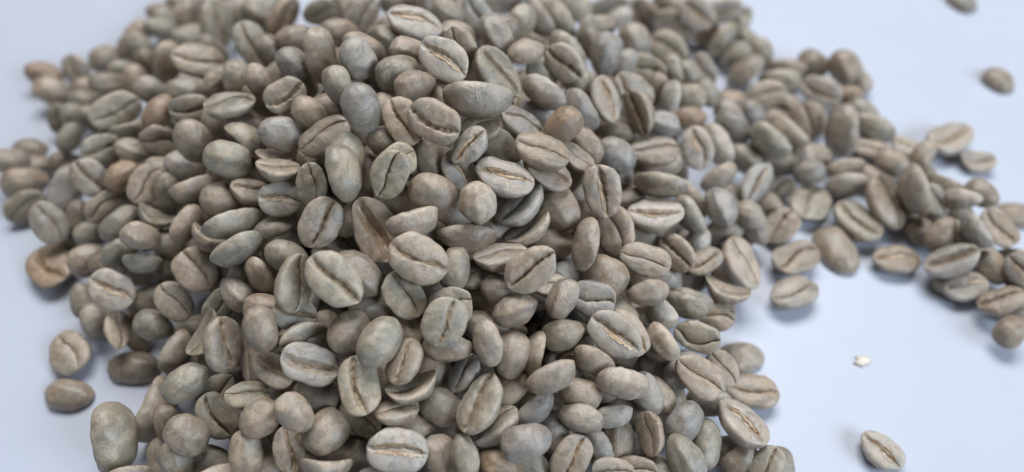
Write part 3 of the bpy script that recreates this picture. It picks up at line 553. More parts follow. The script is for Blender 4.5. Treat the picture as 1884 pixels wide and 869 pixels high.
(63.12,105.38,2.86,0.882,0.010,0.005,0.470,9.79,1.142,'narrow',11,'g','round pale green bean at the inner edge of the right tail'),
(56.92,91.21,3.09,0.982,0.013,0.002,0.191,10.56,0.905,'hooked',1,'t','upper of two creased beans stacked on bare table right of the pile'),
(55.07,83.11,2.98,0.981,-0.050,-0.010,0.186,10.20,0.882,'open',2,'p','lower of two creased beans on bare table right of the pile, bluish face'),
(66.62,94.73,0.64,0.013,-0.806,0.592,-0.010,11.56,0.934,'smooth',14,'t','smooth tan egg-shaped bean on bare table right of the table twins'),
(71.61,100.28,3.29,0.875,-0.026,0.014,-0.483,11.26,0.905,'open',9,'g',"grey bean with a torn brown pit in its crease, tail's inner edge"),
(77.79,103.42,5.56,0.809,0.047,0.242,-0.534,12.20,0.905,'narrow',10,'t','long curved bean leaning left like an ear in the right tail'),
(82.28,103.25,9.81,0.746,-0.296,0.559,-0.208,11.33,0.905,'smooth',11,'p','upright smooth pale bean in the middle of the right tail'),
(81.53,113.98,5.56,0.607,-0.738,0.249,-0.160,7.74,0.905,'smooth',12,'t','tan bean, rounded back up, just above and left of the upright tail bean'),
(71.39,109.31,4.12,0.602,-0.745,-0.099,-0.271,9.19,0.905,'smooth',13,'w','flaky whitish bean, rounded back up, just above the pitted grey bean'),
(71.44,113.48,4.95,0.735,-0.663,-0.113,-0.081,8.51,0.905,'smooth',14,'t','tan slender bean, rounded back up, just below the tall peanut bean'),
(77.29,91.09,2.74,0.999,0.042,-0.001,-0.032,9.38,0.882,'papery',4,'d','level dark-topped bean with a white chipped lip, foot of the tail'),
(85.73,88.33,6.40,0.957,-0.097,-0.272,0.016,10.19,0.905,'hollow',5,'v','curved bean with blue-grey hollow face at the lower tail'),
(88.98,84.78,2.73,0.993,0.028,0.003,0.114,9.37,0.934,'papery',6,'w','white-grey creased bean at the lower edge of the tail, under the blue-faced one'),
(93.15,80.06,4.97,0.959,-0.109,-0.257,0.049,8.25,0.905,'open',7,'t','tan bean, crease up, just below and right of the last creased tail bean'),
(95.17,88.32,3.72,0.415,-0.783,0.463,-0.015,7.83,0.908,'smooth',19,'t','tan bean, rounded back up, just above and right of the last creased tail bean'),
(86.02,95.03,5.68,0.359,-0.770,-0.474,-0.230,7.95,0.905,'smooth',20,'t','tan bean, rounded back up, just above the blue-faced bean'),
(96.28,103.89,7.81,0.384,-0.831,0.382,-0.126,7.40,0.973,'smooth',1,'t','tan bean, rounded back up, just below the pointed shell bean'),
(91.54,93.59,8.82,0.739,-0.456,0.431,-0.247,8.15,0.905,'smooth',3,'v','blue-grey slender bean, rounded back up, just above and right of the blue-faced bean'),
(97.59,95.98,6.65,0.812,0.142,0.031,-0.565,9.04,0.905,'hooked',4,'t','tan bean, crease up, above and right of the blue-faced bean'),
(106.82,103.79,0.45,0.032,0.999,-0.000,-0.000,8.17,1.038,'smooth',5,'t','tan bean, rounded back up, below and right of the pointed shell bean'),
(97.83,85.41,7.17,0.754,0.404,-0.043,-0.515,7.00,0.973,'papery',7,'w','flaky whitish bean, crease up, right of the last creased tail bean'),
(91.27,101.81,9.01,0.613,-0.729,0.072,-0.296,7.00,0.905,'smooth',8,'w','flaky whitish bean, rounded back up, just below the pointed shell bean'),
(-82.22,70.16,2.81,0.899,0.071,-0.034,-0.432,9.63,1.038,'narrow',19,'t','lone tan bean with upright dark crease on bare table, lower left'),
(-80.67,62.49,0.51,0.049,0.996,-0.072,-0.004,9.28,0.905,'smooth',20,'t','lone tan bean with rounded back on bare table, lower left corner'),
(-66.02,50.96,8.30,0.221,0.723,-0.384,-0.531,12.56,0.905,'smooth',21,'g','very large pale green bean standing at the lower left, out of focus'),
(-70.38,68.04,0.55,0.035,0.997,-0.074,-0.003,9.97,0.905,'smooth',0,'t','smooth tan bean lying level at lower left, dark mark on its right end'),
(-58.14,65.16,12.69,0.589,-0.568,-0.471,0.329,8.05,0.905,'smooth',1,'t','tan almond-shaped bean tilted up right at the lower left edge'),
(-53.23,57.62,15.75,0.273,-0.902,-0.326,0.077,8.23,0.934,'smooth',2,'g','smooth bean with tan and grey patches, lower left'),
(-62.72,58.18,4.68,0.593,-0.500,-0.475,0.415,11.94,0.905,'smooth',3,'t','tan slender bean, rounded back up, below and left of the two-tone grey pebble bean'),
(-51.65,49.41,14.16,0.166,-0.899,0.193,0.357,7.45,1.103,'smooth',5,'t','tan round bean, rounded back up, below the two-tone grey pebble bean'),
(-71.58,71.83,7.88,0.719,-0.261,0.373,-0.526,7.00,0.908,'hooked',6,'t','tan bean, crease up, just above and left of the level tan pebble bean'),
(-78.04,75.55,5.33,0.095,-0.807,0.466,0.351,7.00,0.921,'smooth',7,'t','tan bean, rounded back up, just below and left of the round white-lipped bean'),
(-64.02,71.39,10.38,0.180,-0.928,0.217,0.244,7.08,1.038,'smooth',8,'g','grey-green bean, rounded back up, just above and left of the upright tan almond bean'),
(-53.75,46.55,10.62,0.028,-0.791,0.556,0.254,7.00,1.038,'smooth',9,'g','grey-green bean, rounded back up, right of the big blurred green bean'),
(-49.72,47.45,7.22,0.150,-0.966,0.092,0.189,8.00,0.921,'smooth',11,'g','grey-green bean, rounded back up, below and left of the round pea-like bean'),
(-46.41,61.75,21.10,0.719,-0.095,0.524,-0.446,9.57,0.905,'open',5,'t','upright brownish bean with a ragged crumbly crease, lower left'),
(-42.72,61.82,17.45,0.644,0.407,-0.100,-0.640,9.77,0.905,'narrow',17,'t','tan slender bean, crease up, just below and right of the ragged-crease bean'),
(-51.56,65.96,17.56,0.844,-0.100,-0.294,0.436,8.46,1.000,'curled',4,'g','grey-green bean, lying on its edge, just above and left of the ragged-crease bean'),
(-38.53,60.87,27.81,0.151,-0.754,0.550,0.325,7.47,0.934,'smooth',19,'t','tan bean, rounded back up, just right of the ragged-crease bean'),
(-32.72,60.98,24.81,0.804,0.520,0.243,0.156,7.89,0.905,'narrow',20,'p','pale bean, crease up, just above the broken shell bean'),
(-30.96,56.35,25.09,0.959,0.171,0.190,-0.124,9.09,0.934,'hollow',10,'w','broken bean with glossy hollow and brown torn crease, lower left of centre'),
(-37.37,57.10,21.86,0.953,0.060,0.121,-0.269,7.34,0.934,'hollow',0,'t','tan bean, crease up, just left of the broken shell bean'),
(-32.38,49.01,23.91,0.212,-0.843,0.307,0.387,7.24,0.934,'smooth',1,'t','rounded tan bean with a notch at its right end, lower left'),
(-38.67,50.02,19.38,0.245,-0.921,-0.301,0.044,7.00,1.103,'smooth',2,'t','round pea-like tan bean, lower left, left of the notched one'),
(-48.03,53.24,12.76,0.831,0.206,0.277,-0.436,8.50,0.908,'open',3,'g','grey-green bean, crease up, just below and right of the two-tone grey pebble bean'),
(-41.63,54.15,18.79,0.988,-0.139,0.068,0.028,7.11,1.038,'narrow',4,'y','yellow-green bean, crease up, just above the round pea-like bean'),
(-41.21,45.94,15.69,0.092,-0.738,0.600,0.295,7.26,0.934,'smooth',5,'t','tan bean, rounded back up, just below the round pea-like bean'),
(-34.09,45.86,17.62,0.767,0.074,0.232,-0.594,7.15,0.934,'open',6,'t','tan bean, crease up, just below the small round notched bean'),
(-28.55,47.89,19.01,0.174,-0.889,-0.401,0.136,7.99,1.038,'smooth',7,'d','dull grey-brown bean, rounded back up, just below and right of the small round notched bean'),
(-27.92,42.86,17.83,0.696,-0.693,0.090,0.162,7.86,1.000,'curled',0,'t','tan bean, lying on its edge, below and right of the small round notched bean'),
(-23.05,52.77,25.09,0.785,0.048,0.122,-0.605,9.20,0.908,'open',9,'g','tall grey bean with a straight upright groove, lower centre left'),
(-23.56,50.94,17.77,0.886,0.292,0.036,-0.358,7.87,0.908,'narrow',10,'t','tan bean, crease up, just below the upright grey grooved bean'),
(-24.94,60.63,27.57,0.254,-0.857,-0.447,0.004,7.47,1.038,'smooth',11,'d','dull grey-brown bean, rounded back up, just above and left of the smooth pale pebble bean'),
(-34.40,64.87,25.78,0.936,0.245,0.230,-0.104,7.00,1.103,'open',1,'g','grey-green round bean, crease up, just below the tall bean under it'),
(-30.92,54.28,18.59,0.206,-0.969,0.037,0.130,8.00,0.921,'smooth',15,'d','dull grey-brown bean, rounded back up, just above and right of the small round notched bean'),
(-25.34,46.54,14.04,0.175,-0.977,0.042,0.112,8.00,0.921,'smooth',16,'d','dull grey-brown bean, rounded back up, left of the silver-grey wide bean'),
(-19.84,57.93,29.26,0.231,-0.856,-0.462,0.000,8.37,0.986,'smooth',4,'g','smooth pale greenish pebble-like bean tilted up right, lower centre'),
(-16.24,56.00,26.79,0.831,-0.018,-0.171,0.529,7.61,0.908,'open',5,'t','tan bean, crease up, just below and right of the smooth pale pebble bean'),
(-15.26,53.54,23.47,0.942,-0.282,-0.066,0.167,8.24,1.000,'curled',4,'t','tan slender bean, lying on its edge, below and right of the smooth pale pebble bean'),
(-17.45,50.22,22.01,0.957,-0.229,0.057,0.171,7.00,0.973,'narrow',7,'t','tan bean, lying on its edge, just above the silver-grey wide bean'),
(-10.05,60.13,31.24,0.788,0.297,-0.121,0.525,7.81,1.116,'open',8,'g','round bean with a brown tuft at its centre, lower centre'),
(-9.93,59.08,25.76,0.626,-0.776,0.072,0.033,7.77,0.838,'smooth',9,'t','tan slender bean, lying on its edge, just below the round tufted bean'),
(-3.64,58.88,27.54,0.445,-0.659,0.602,-0.079,7.40,0.905,'smooth',10,'p','upright smooth pale bean, right of the round tufted one'),
(-7.57,56.34,22.10,0.857,-0.093,-0.244,0.443,7.00,0.921,'open',0,'v','blue-grey bean, crease up, just above and left of the green open-groove bean'),
(-4.81,50.68,23.64,0.842,-0.132,-0.218,0.475,10.01,0.905,'open',1,'g','greenish oval bean with an open brown groove tilted up right, lower centre'),
(-2.53,48.57,20.13,0.901,-0.275,-0.142,0.304,8.22,0.905,'narrow',13,'p','pale slender bean, crease up, just above and left of the blue-grey bottom bean'),
(-10.85,51.62,19.94,0.195,-0.947,0.231,0.112,7.00,1.103,'smooth',14,'t','tan round bean, rounded back up, just left of the green open-groove bean'),
(-16.97,44.35,20.70,0.975,0.180,0.120,-0.048,9.24,0.986,'papery',0,'w','wide silver-grey bean with a level crease near the bottom edge'),
(-7.07,43.84,19.21,0.340,-0.693,0.632,-0.077,7.01,0.905,'smooth',16,'g','grey-green bean, rounded back up, below the green open-groove bean'),
(-0.12,57.99,24.89,0.154,-0.624,0.744,0.182,7.78,0.934,'smooth',17,'t','tan bean, rounded back up, just below and right of the upright smooth bean'),
(3.76,58.81,23.66,0.503,-0.348,0.765,-0.198,7.31,0.905,'smooth',18,'t','tan slender bean, rounded back up, below and right of the pitted egg bean'),
(-1.92,43.71,16.83,0.188,-0.961,0.149,0.139,7.12,0.908,'smooth',20,'b','orange-brown bean, rounded back up, just below and left of the blue-grey bottom bean'),
(-11.03,44.87,16.16,0.210,-0.731,0.590,0.269,8.00,0.921,'smooth',1,'d','dull grey-brown bean, rounded back up, just right of the silver-grey wide bean'),
(-12.70,58.39,18.69,0.170,-0.853,0.472,0.143,8.00,0.921,'smooth',3,'d','dull grey-brown bean, rounded back up, below the round tufted bean'),
(8.10,62.35,23.55,0.248,-0.966,-0.061,-0.027,7.00,0.973,'smooth',8,'g','grey-green bean, rounded back up, left of the lilac-faced bean'),
(16.15,61.89,24.46,0.910,0.269,0.062,-0.309,9.37,0.934,'papery',9,'w','oval bean with lilac-grey torn face, lower right of centre'),
(13.03,58.72,21.78,0.623,-0.736,0.267,-0.007,7.39,0.905,'smooth',11,'t','tan slender bean, rounded back up, just below and left of the lilac-faced bean'),
(5.84,54.83,24.36,0.690,-0.690,-0.214,0.031,8.51,0.905,'smooth',12,'t','tan slender bean, rounded back up, above and left of the lower of the stacked pair'),
(17.21,54.80,21.99,0.516,-0.851,0.076,-0.062,8.10,0.905,'smooth',14,'p','grainy tan smooth bean lying level, below the lilac-faced one'),
(10.76,54.29,19.05,0.222,-0.969,0.112,0.016,7.00,0.934,'smooth',15,'t','upper rounded bean of a stacked pair at lower right of centre'),
(10.71,50.27,18.99,0.489,-0.861,0.104,-0.096,7.00,0.905,'smooth',16,'p','lower tan bean of a stacked pair, with pinched left end'),
(2.29,45.59,21.05,0.169,-0.970,-0.148,0.095,8.33,0.856,'smooth',17,'v','smooth blue-grey bean near the bottom, tilted up slightly right'),
(3.54,51.77,18.91,0.563,-0.760,-0.325,0.021,7.00,0.905,'smooth',18,'v','blue-grey slender bean, rounded back up, just above the blue-grey bottom bean'),
(9.06,44.53,16.90,0.858,0.188,-0.113,0.465,7.97,0.908,'open',8,'t','tan bean with a curved crease at the bottom edge, tilted right'),
(13.77,47.51,13.37,0.422,-0.746,0.499,-0.130,7.12,0.905,'smooth',20,'v','blue-grey bean, rounded back up, just right of the bottom creased bean'),
(21.78,49.32,14.82,0.637,0.395,-0.163,-0.642,7.00,0.905,'narrow',21,'t','tan bean, crease up, below and right of the grainy smooth bean'),
(16.84,50.01,11.47,0.213,-0.667,0.702,0.127,8.00,1.038,'smooth',0,'d','dull grey-brown bean, rounded back up, right of the bottom creased bean'),
(21.83,56.09,15.49,0.234,-0.825,0.510,0.059,7.60,0.882,'smooth',1,'v','blue-grey bean, rounded back up, just below and right of the grainy smooth bean'),
(25.17,63.66,19.05,0.645,-0.588,0.411,-0.264,7.40,0.905,'smooth',2,'p','pale slender bean, rounded back up, above and left of the brown-stained bean'),
(6.52,49.61,15.17,0.105,-0.723,0.680,0.058,8.00,0.921,'smooth',8,'v','blue-grey bean, rounded back up, just right of the blue-grey bottom bean'),
(15.55,43.01,15.01,0.983,0.174,0.065,-0.006,7.00,0.921,'narrow',10,'t','tan bean, crease up, just right of the bottom creased bean'),
(15.72,52.02,16.32,0.687,-0.722,-0.086,-0.019,7.00,0.905,'smooth',12,'w','flaky whitish slender bean, rounded back up, just right of the lower of the stacked pair'),
(31.51,66.67,15.11,0.920,0.340,-0.106,-0.163,7.99,0.934,'hooked',9,'g','grey-green bean, crease up, just above the brown-stained bean'),
(42.88,70.16,0.51,0.018,0.994,0.112,0.002,9.32,0.905,'smooth',21,'p','dusty pale bean with rounded back at the right margin of pile'),
(30.83,58.82,16.10,0.928,0.160,0.108,-0.319,8.85,0.934,'narrow',0,'t','oval bean with brown-stained crease at lower right margin'),
(36.37,63.01,10.43,0.869,0.135,0.129,-0.459,7.00,0.973,'narrow',1,'t','tan bean, crease up, just below and left of the dusty white dome bean'),
(43.42,62.38,2.81,0.997,-0.006,0.000,-0.078,9.63,0.905,'open',2,'t','long pale bean with level crease lying on the table at lower right'),
(28.06,52.24,13.04,0.110,-0.893,-0.419,-0.123,7.60,0.908,'smooth',3,'v','blue-grey bean, rounded back up, below the brown-stained bean'),
(31.77,49.98,8.47,0.118,0.645,-0.624,-0.425,8.61,0.905,'smooth',4,'g','grey-green slender bean, rounded back up, just below and left of the cracked bluish bean'),
(38.26,53.19,10.30,0.888,-0.154,0.078,-0.426,10.12,0.905,'papery',5,'w','bluish white bean with a cracked diagonal crease at the lower right'),
(27.24,45.97,13.31,0.180,-0.846,0.500,-0.039,8.21,0.882,'smooth',6,'g','grey-green bean, rounded back up, below and left of the cracked bluish bean'),
(37.66,48.35,5.98,0.439,-0.840,-0.266,-0.174,7.00,0.905,'smooth',7,'t','tan bean, rounded back up, just below the cracked bluish bean'),
(41.56,46.73,7.98,0.868,0.100,-0.236,0.426,7.00,0.908,'open',8,'g','grey-green bean, crease up, just below and right of the cracked bluish bean'),
(36.22,72.74,11.54,0.933,0.270,-0.095,-0.217,7.00,0.921,'hooked',10,'t','tan bean, crease up, above and left of the dusty white dome bean'),
(63.80,51.39,2.37,0.901,0.026,-0.012,-0.433,8.10,0.934,'papery',5,'w','lone pale bean with torn skin on bare table near the bottom right corner'),
(93.24,74.01,3.93,0.021,-0.901,-0.390,-0.192,7.00,0.973,'smooth',17,'t','tan bean at the end of the tail on the right edge'),
]
rnd = random.Random(11)
def jitter(t):
    k = rnd.uniform(.82, 1.14); w = rnd.uniform(-.03, .025)
    return (t[0] * k * (1 + w), t[1] * k, t[2] * k * (1 - w))
for (x, y, z, qw, qx, qy, qz, L, w, style, i, tint, label) in ROWS:
    creased = style != 'smooth'
    o = bpy.data.objects.new('coffee_bean', split_mesh(style, i)[0] if creased else bean_mesh(style, i))
    k = L / 10
    o.location = (x / 1000, y / 1000, z / 1000)
    o.rotation_mode = 'QUATERNION'
    o.rotation_quaternion = (qw, qx, qy, qz)
    o.scale = (k, k * w, k)
    o.color = (*jitter(TINT[tint]), FLAKE[tint])
    link(o)
    o['label'] = label
    o['category'] = 'coffee bean'
    o['group'] = 'green coffee beans heaped on the white table'
    if creased:
        c = link(bpy.data.objects.new('crease', split_mesh(style, i)[1]), o)
        c.color = o.color
    if style == 'papery':
        link(bpy.data.objects.new('silverskin', skin_mesh(style, i)), o)

# ------------------------------------------------------------------ the rest of the heap: smaller glimpses and the beans underneath
FLAT = [
(-97.48,146.98,5.09,0.384,-0.874,-0.077,0.288,7.00,1.168,'smooth',3,'t'),
(-88.81,138.60,9.22,0.344,-0.880,0.095,0.312,7.00,1.038,'smooth',4,'g'),
(-96.72,131.32,6.80,0.340,-0.923,0.057,0.170,8.00,0.921,'smooth',7,'g'),
(-102.31,127.90,4.89,0.678,0.257,0.347,-0.594,7.00,0.921,'open',8,'g'),
(-96.30,124.50,8.08,0.145,-0.709,0.526,0.448,7.52,0.921,'smooth',9,'g'),
(-93.67,151.79,3.95,0.604,-0.481,0.633,-0.046,8.00,1.000,'curled',12,'t'),
(-89.45,150.37,5.92,0.293,-0.769,0.343,0.453,8.68,0.921,'smooth',13,'g'),
(-92.65,158.07,4.41,0.441,-0.803,-0.396,0.068,8.00,0.921,'smooth',14,'t'),
(-90.13,167.44,3.09,0.406,-0.846,-0.100,0.330,7.39,0.921,'smooth',15,'t'),
(-77.48,113.25,16.81,0.783,-0.569,-0.129,0.216,8.40,1.000,'curled',4,'g'),
(-83.31,163.98,3.64,0.161,-0.653,0.602,0.431,8.00,0.921,'smooth',3,'t'),
(-82.98,131.31,12.81,0.113,-0.674,0.602,0.413,8.00,0.921,'smooth',4,'t'),
(-83.11,139.38,10.43,0.281,-0.749,0.378,0.466,8.00,0.921,'smooth',5,'d'),
(-84.77,169.90,4.46,0.421,-0.877,-0.051,0.224,7.86,0.921,'smooth',6,'p'),
(-76.90,148.83,10.00,0.390,-0.874,0.010,0.289,7.65,0.921,'smooth',7,'g'),
(-85.96,160.67,5.55,0.284,-0.764,0.394,0.426,8.00,0.921,'smooth',8,'p'),
(-97.93,149.22,3.19,0.190,-0.827,0.421,0.321,8.00,0.921,'smooth',9,'p'),
(-90.23,122.69,9.94,0.298,-0.866,0.158,0.370,8.00,0.921,'smooth',10,'g'),
(-97.58,136.54,5.56,0.373,-0.896,-0.057,0.235,8.00,0.921,'smooth',11,'t'),
(-81.55,114.19,13.40,0.327,-0.926,0.044,0.185,8.00,0.921,'smooth',12,'d'),
(-80.53,163.28,4.46,0.005,-0.702,0.444,0.558,9.07,0.921,'smooth',14,'g'),
(-76.66,162.39,6.19,0.687,0.261,0.350,-0.580,8.99,1.038,'narrow',15,'p'),
(-69.75,160.39,6.19,0.103,-0.786,0.296,0.533,10.27,0.921,'smooth',17,'p'),
(-76.87,152.49,7.58,0.422,-0.889,-0.113,0.142,9.55,0.921,'smooth',18,'g'),
(-56.81,115.18,28.18,0.426,-0.822,-0.379,0.002,7.00,0.921,'smooth',0,'t'),
(-64.67,118.81,22.44,0.383,-0.893,-0.102,0.213,8.00,0.921,'smooth',1,'g'),
(-53.81,104.41,28.16,0.312,-0.891,0.191,0.270,8.00,0.921,'smooth',7,'t'),
(-47.93,101.02,30.11,0.347,-0.926,0.060,0.134,8.00,0.921,'smooth',8,'d'),
(-38.35,108.25,34.99,0.298,-0.841,0.364,0.266,8.00,0.921,'smooth',13,'d'),
(-25.86,108.83,41.83,0.156,-0.943,0.069,0.287,7.85,0.921,'smooth',16,'t'),
(-31.81,99.94,36.29,0.388,-0.906,-0.152,0.072,8.00,0.921,'smooth',18,'d'),
(-26.35,86.07,39.34,0.170,-0.777,0.562,0.224,8.08,0.934,'smooth',20,'g'),
(-40.09,91.76,32.96,0.957,-0.159,0.129,0.207,7.09,1.000,'curled',1,'t'),
(-45.15,100.69,25.42,0.302,-0.863,0.261,0.311,8.00,0.921,'smooth',0,'d'),
(-38.41,149.49,18.74,0.350,-0.634,0.513,0.460,8.00,0.921,'smooth',2,'t'),
(-69.06,168.51,3.66,0.385,-0.893,0.147,0.181,8.78,0.921,'smooth',6,'t'),
(-59.96,169.01,4.89,0.403,-0.876,0.120,0.235,7.37,0.921,'smooth',7,'t'),
(-62.00,163.77,6.39,0.442,-0.815,-0.375,-0.012,8.12,0.921,'smooth',9,'g'),
(-72.63,171.02,3.19,0.195,-0.785,0.512,0.288,8.39,0.921,'smooth',10,'t'),
(-33.70,124.14,32.36,0.418,-0.898,-0.034,0.134,8.00,0.921,'smooth',11,'t'),
(-87.35,162.49,4.22,0.201,-0.696,0.537,0.433,9.07,0.921,'smooth',12,'g'),
(-65.43,135.65,18.10,0.321,-0.854,0.270,0.309,8.00,0.921,'smooth',14,'d'),
(-43.18,110.39,33.40,0.410,-0.844,-0.347,0.010,8.00,0.921,'smooth',15,'g'),
(-46.54,108.78,29.62,0.347,-0.866,0.173,0.316,8.00,0.921,'smooth',16,'d'),
(-53.93,104.55,24.21,0.228,-0.816,0.421,0.323,8.00,0.921,'smooth',17,'d'),
(-22.26,115.88,37.54,0.388,-0.891,0.192,0.138,8.00,0.921,'smooth',6,'g'),
(-27.44,100.52,39.29,0.317,-0.783,0.417,0.334,8.00,0.921,'smooth',10,'g'),
(-5.12,91.51,40.46,0.991,0.038,-0.081,0.099,7.00,1.103,'narrow',11,'t'),
(-11.50,96.94,41.01,0.199,-0.793,0.564,0.120,8.00,0.921,'smooth',12,'t'),
(-6.95,105.87,38.20,0.321,-0.690,0.569,0.311,8.00,0.921,'smooth',14,'t'),
(-13.58,89.25,36.00,0.327,-0.907,0.235,0.123,8.00,0.921,'smooth',15,'d'),
(-3.22,92.35,34.71,0.346,-0.888,0.273,0.131,8.00,0.921,'smooth',17,'g'),
(-18.21,83.52,40.77,0.897,0.354,-0.009,0.266,7.00,1.038,'narrow',2,'y'),
(-22.72,89.51,34.38,0.376,-0.892,-0.242,-0.063,8.00,0.921,'smooth',19,'d'),
(-18.58,141.56,25.45,0.307,-0.752,0.520,0.263,8.00,0.921,'smooth',20,'d'),
(-24.85,145.84,23.11,0.436,-0.888,-0.048,0.141,8.73,0.921,'smooth',21,'t'),
(-9.45,143.61,24.01,0.951,-0.154,0.247,-0.102,8.24,1.000,'curled',14,'t'),
(-2.06,143.58,24.71,0.718,0.695,-0.002,0.042,8.61,0.905,'papery',3,'w'),
(-10.28,118.25,36.66,0.421,-0.881,0.116,0.181,8.00,0.921,'smooth',2,'d'),
(-21.06,94.13,39.98,0.252,-0.773,0.520,0.262,8.00,0.921,'smooth',3,'d'),
(-19.76,89.17,38.92,0.354,-0.907,0.119,0.196,8.00,0.921,'smooth',4,'t'),
(-14.70,97.50,37.83,0.355,-0.917,0.175,0.048,8.00,0.921,'smooth',5,'d'),
(16.22,138.12,21.45,0.551,-0.597,-0.577,-0.084,7.00,0.905,'smooth',9,'g'),
(10.80,120.08,31.63,0.712,-0.554,0.428,0.052,9.38,0.905,'smooth',11,'g'),
(5.72,112.78,32.76,0.430,-0.856,0.172,0.231,7.00,0.921,'smooth',13,'g'),
(29.83,121.91,19.53,0.119,-0.758,-0.388,-0.510,7.43,0.921,'smooth',0,'t'),
(19.65,143.60,18.23,0.436,-0.896,0.045,0.074,7.00,0.921,'smooth',10,'t'),
(23.06,125.41,23.51,0.374,-0.805,-0.337,-0.314,7.00,0.921,'smooth',11,'w'),
(23.73,159.62,9.67,0.840,0.505,-0.175,0.090,10.55,1.038,'papery',1,'w'),
(15.02,155.41,14.44,0.441,-0.834,0.290,0.160,8.50,1.038,'smooth',15,'p'),
(25.29,153.76,12.13,0.392,-0.877,-0.232,-0.151,7.00,0.921,'smooth',16,'w'),
(13.10,112.20,29.62,0.383,-0.782,0.451,0.195,8.00,0.921,'smooth',17,'g'),
(34.84,131.37,16.58,0.622,-0.552,0.555,-0.016,7.00,0.905,'smooth',19,'g'),
(38.78,169.49,3.84,0.801,0.303,-0.247,0.454,8.33,1.038,'narrow',2,'y'),
(18.23,111.23,21.56,0.340,-0.889,0.299,-0.072,8.00,0.921,'smooth',1,'d'),
(0.79,97.00,33.23,0.373,-0.910,0.143,0.109,8.00,0.921,'smooth',2,'d'),
(5.17,102.38,32.04,0.391,-0.882,0.212,0.155,8.00,0.921,'smooth',3,'v'),
(7.96,157.46,13.22,0.436,-0.895,0.094,-0.007,8.60,0.921,'smooth',4,'d'),
(-2.24,123.25,33.10,0.427,-0.796,-0.339,-0.262,8.00,0.921,'smooth',5,'d'),
(17.38,132.54,22.34,0.436,-0.757,0.416,0.253,8.00,0.921,'smooth',6,'d'),
(32.35,167.62,3.25,0.438,-0.838,0.313,0.089,8.31,0.921,'smooth',7,'g'),
(41.21,167.27,5.23,0.446,-0.760,0.442,0.170,8.24,0.921,'smooth',8,'p'),
(43.24,137.23,11.16,0.796,0.428,0.209,-0.372,8.14,0.934,'narrow',9,'t'),
(37.70,123.93,15.45,0.386,-0.901,0.167,-0.107,7.00,1.103,'smooth',10,'g'),
(42.99,129.36,11.27,0.394,-0.778,0.480,0.094,7.00,0.921,'smooth',11,'g'),
(39.30,134.35,12.66,0.394,-0.778,0.478,0.103,7.00,0.921,'smooth',12,'g'),
(54.42,149.82,3.74,0.333,-0.836,-0.309,-0.307,8.31,0.973,'smooth',14,'g'),
(58.37,164.39,3.09,0.816,0.257,-0.252,0.452,7.00,0.921,'hooked',7,'g'),
(42.72,160.05,3.99,0.861,0.405,-0.082,-0.297,8.11,0.921,'open',8,'p'),
(48.86,159.18,2.76,0.419,-0.904,0.006,-0.080,8.12,0.921,'smooth',20,'b'),
(61.09,152.38,3.19,0.418,-0.787,0.453,0.039,7.50,1.038,'smooth',21,'g'),
(58.47,156.48,3.17,0.428,-0.765,0.473,0.088,7.00,0.921,'smooth',0,'g'),
(65.55,145.91,3.96,0.792,-0.598,-0.018,-0.125,9.93,0.905,'smooth',1,'t'),
(49.38,130.97,7.47,0.392,-0.910,0.106,-0.086,7.00,0.921,'smooth',5,'b'),
(79.53,145.14,4.74,0.376,-0.716,0.588,0.001,8.59,1.103,'smooth',7,'t'),
(54.59,129.74,4.08,0.444,-0.765,0.443,0.148,8.00,0.921,'smooth',11,'v'),
(63.40,134.94,2.53,0.383,-0.865,0.302,-0.120,8.00,0.921,'smooth',12,'t'),
(62.48,116.91,3.93,0.321,-0.900,-0.095,-0.281,8.27,0.921,'smooth',17,'p'),
(69.44,129.75,3.00,0.347,-0.677,0.647,0.053,8.00,0.921,'smooth',18,'t'),
(61.22,129.24,2.53,0.396,-0.898,0.184,-0.058,8.00,0.921,'smooth',19,'d'),
(47.75,126.47,8.28,0.347,-0.833,0.424,-0.073,8.00,0.921,'smooth',20,'v'),
(55.91,160.58,3.59,0.360,-0.842,-0.269,-0.300,8.00,0.921,'smooth',1,'g'),
(78.83,137.47,2.87,0.366,-0.867,0.100,-0.322,7.00,0.921,'smooth',3,'b'),
(83.24,142.79,2.47,0.370,-0.755,0.537,-0.067,7.00,0.921,'smooth',4,'w'),
(79.78,121.09,2.58,0.951,0.039,-0.102,-0.289,8.42,0.908,'narrow',7,'t'),
(81.00,132.10,2.73,0.407,-0.835,0.363,-0.074,8.00,0.921,'smooth',14,'g'),
(82.82,116.51,4.02,0.408,-0.859,0.306,-0.045,7.08,0.921,'smooth',15,'t'),
(-104.31,115.23,2.92,0.346,-0.907,-0.103,0.216,8.00,0.921,'smooth',16,'d'),
(-87.39,98.48,6.57,0.084,-0.753,0.535,0.374,8.00,0.921,'smooth',12,'d'),
(-63.54,86.07,15.12,0.254,-0.889,0.157,0.346,7.00,0.921,'smooth',13,'w'),
(-80.79,79.08,6.16,0.066,-0.795,0.503,0.332,7.00,0.908,'smooth',16,'g'),
(-73.17,86.49,5.13,0.242,-0.933,0.093,0.248,8.00,0.921,'smooth',17,'d'),
(-76.03,84.85,9.07,0.244,-0.929,0.088,0.266,8.00,0.921,'smooth',18,'d'),
(-64.61,84.43,11.26,0.005,0.672,-0.676,-0.301,8.09,0.921,'smooth',20,'g'),
(-67.96,77.10,6.62,0.244,-0.948,0.012,0.205,7.00,0.921,'smooth',0,'t'),
(-76.44,101.91,11.26,0.253,-0.857,0.235,0.382,8.00,0.921,'smooth',1,'d'),
(-77.54,107.84,12.11,0.265,-0.910,0.190,0.256,8.00,0.921,'smooth',2,'d'),
(-89.61,96.30,2.81,0.245,-0.942,0.106,0.204,8.00,0.921,'smooth',4,'d'),
(-82.94,111.69,9.35,0.299,-0.906,0.095,0.284,8.00,0.921,'smooth',6,'d'),
(-95.32,113.50,5.76,0.289,-0.906,0.091,0.296,8.00,0.921,'smooth',7,'d'),
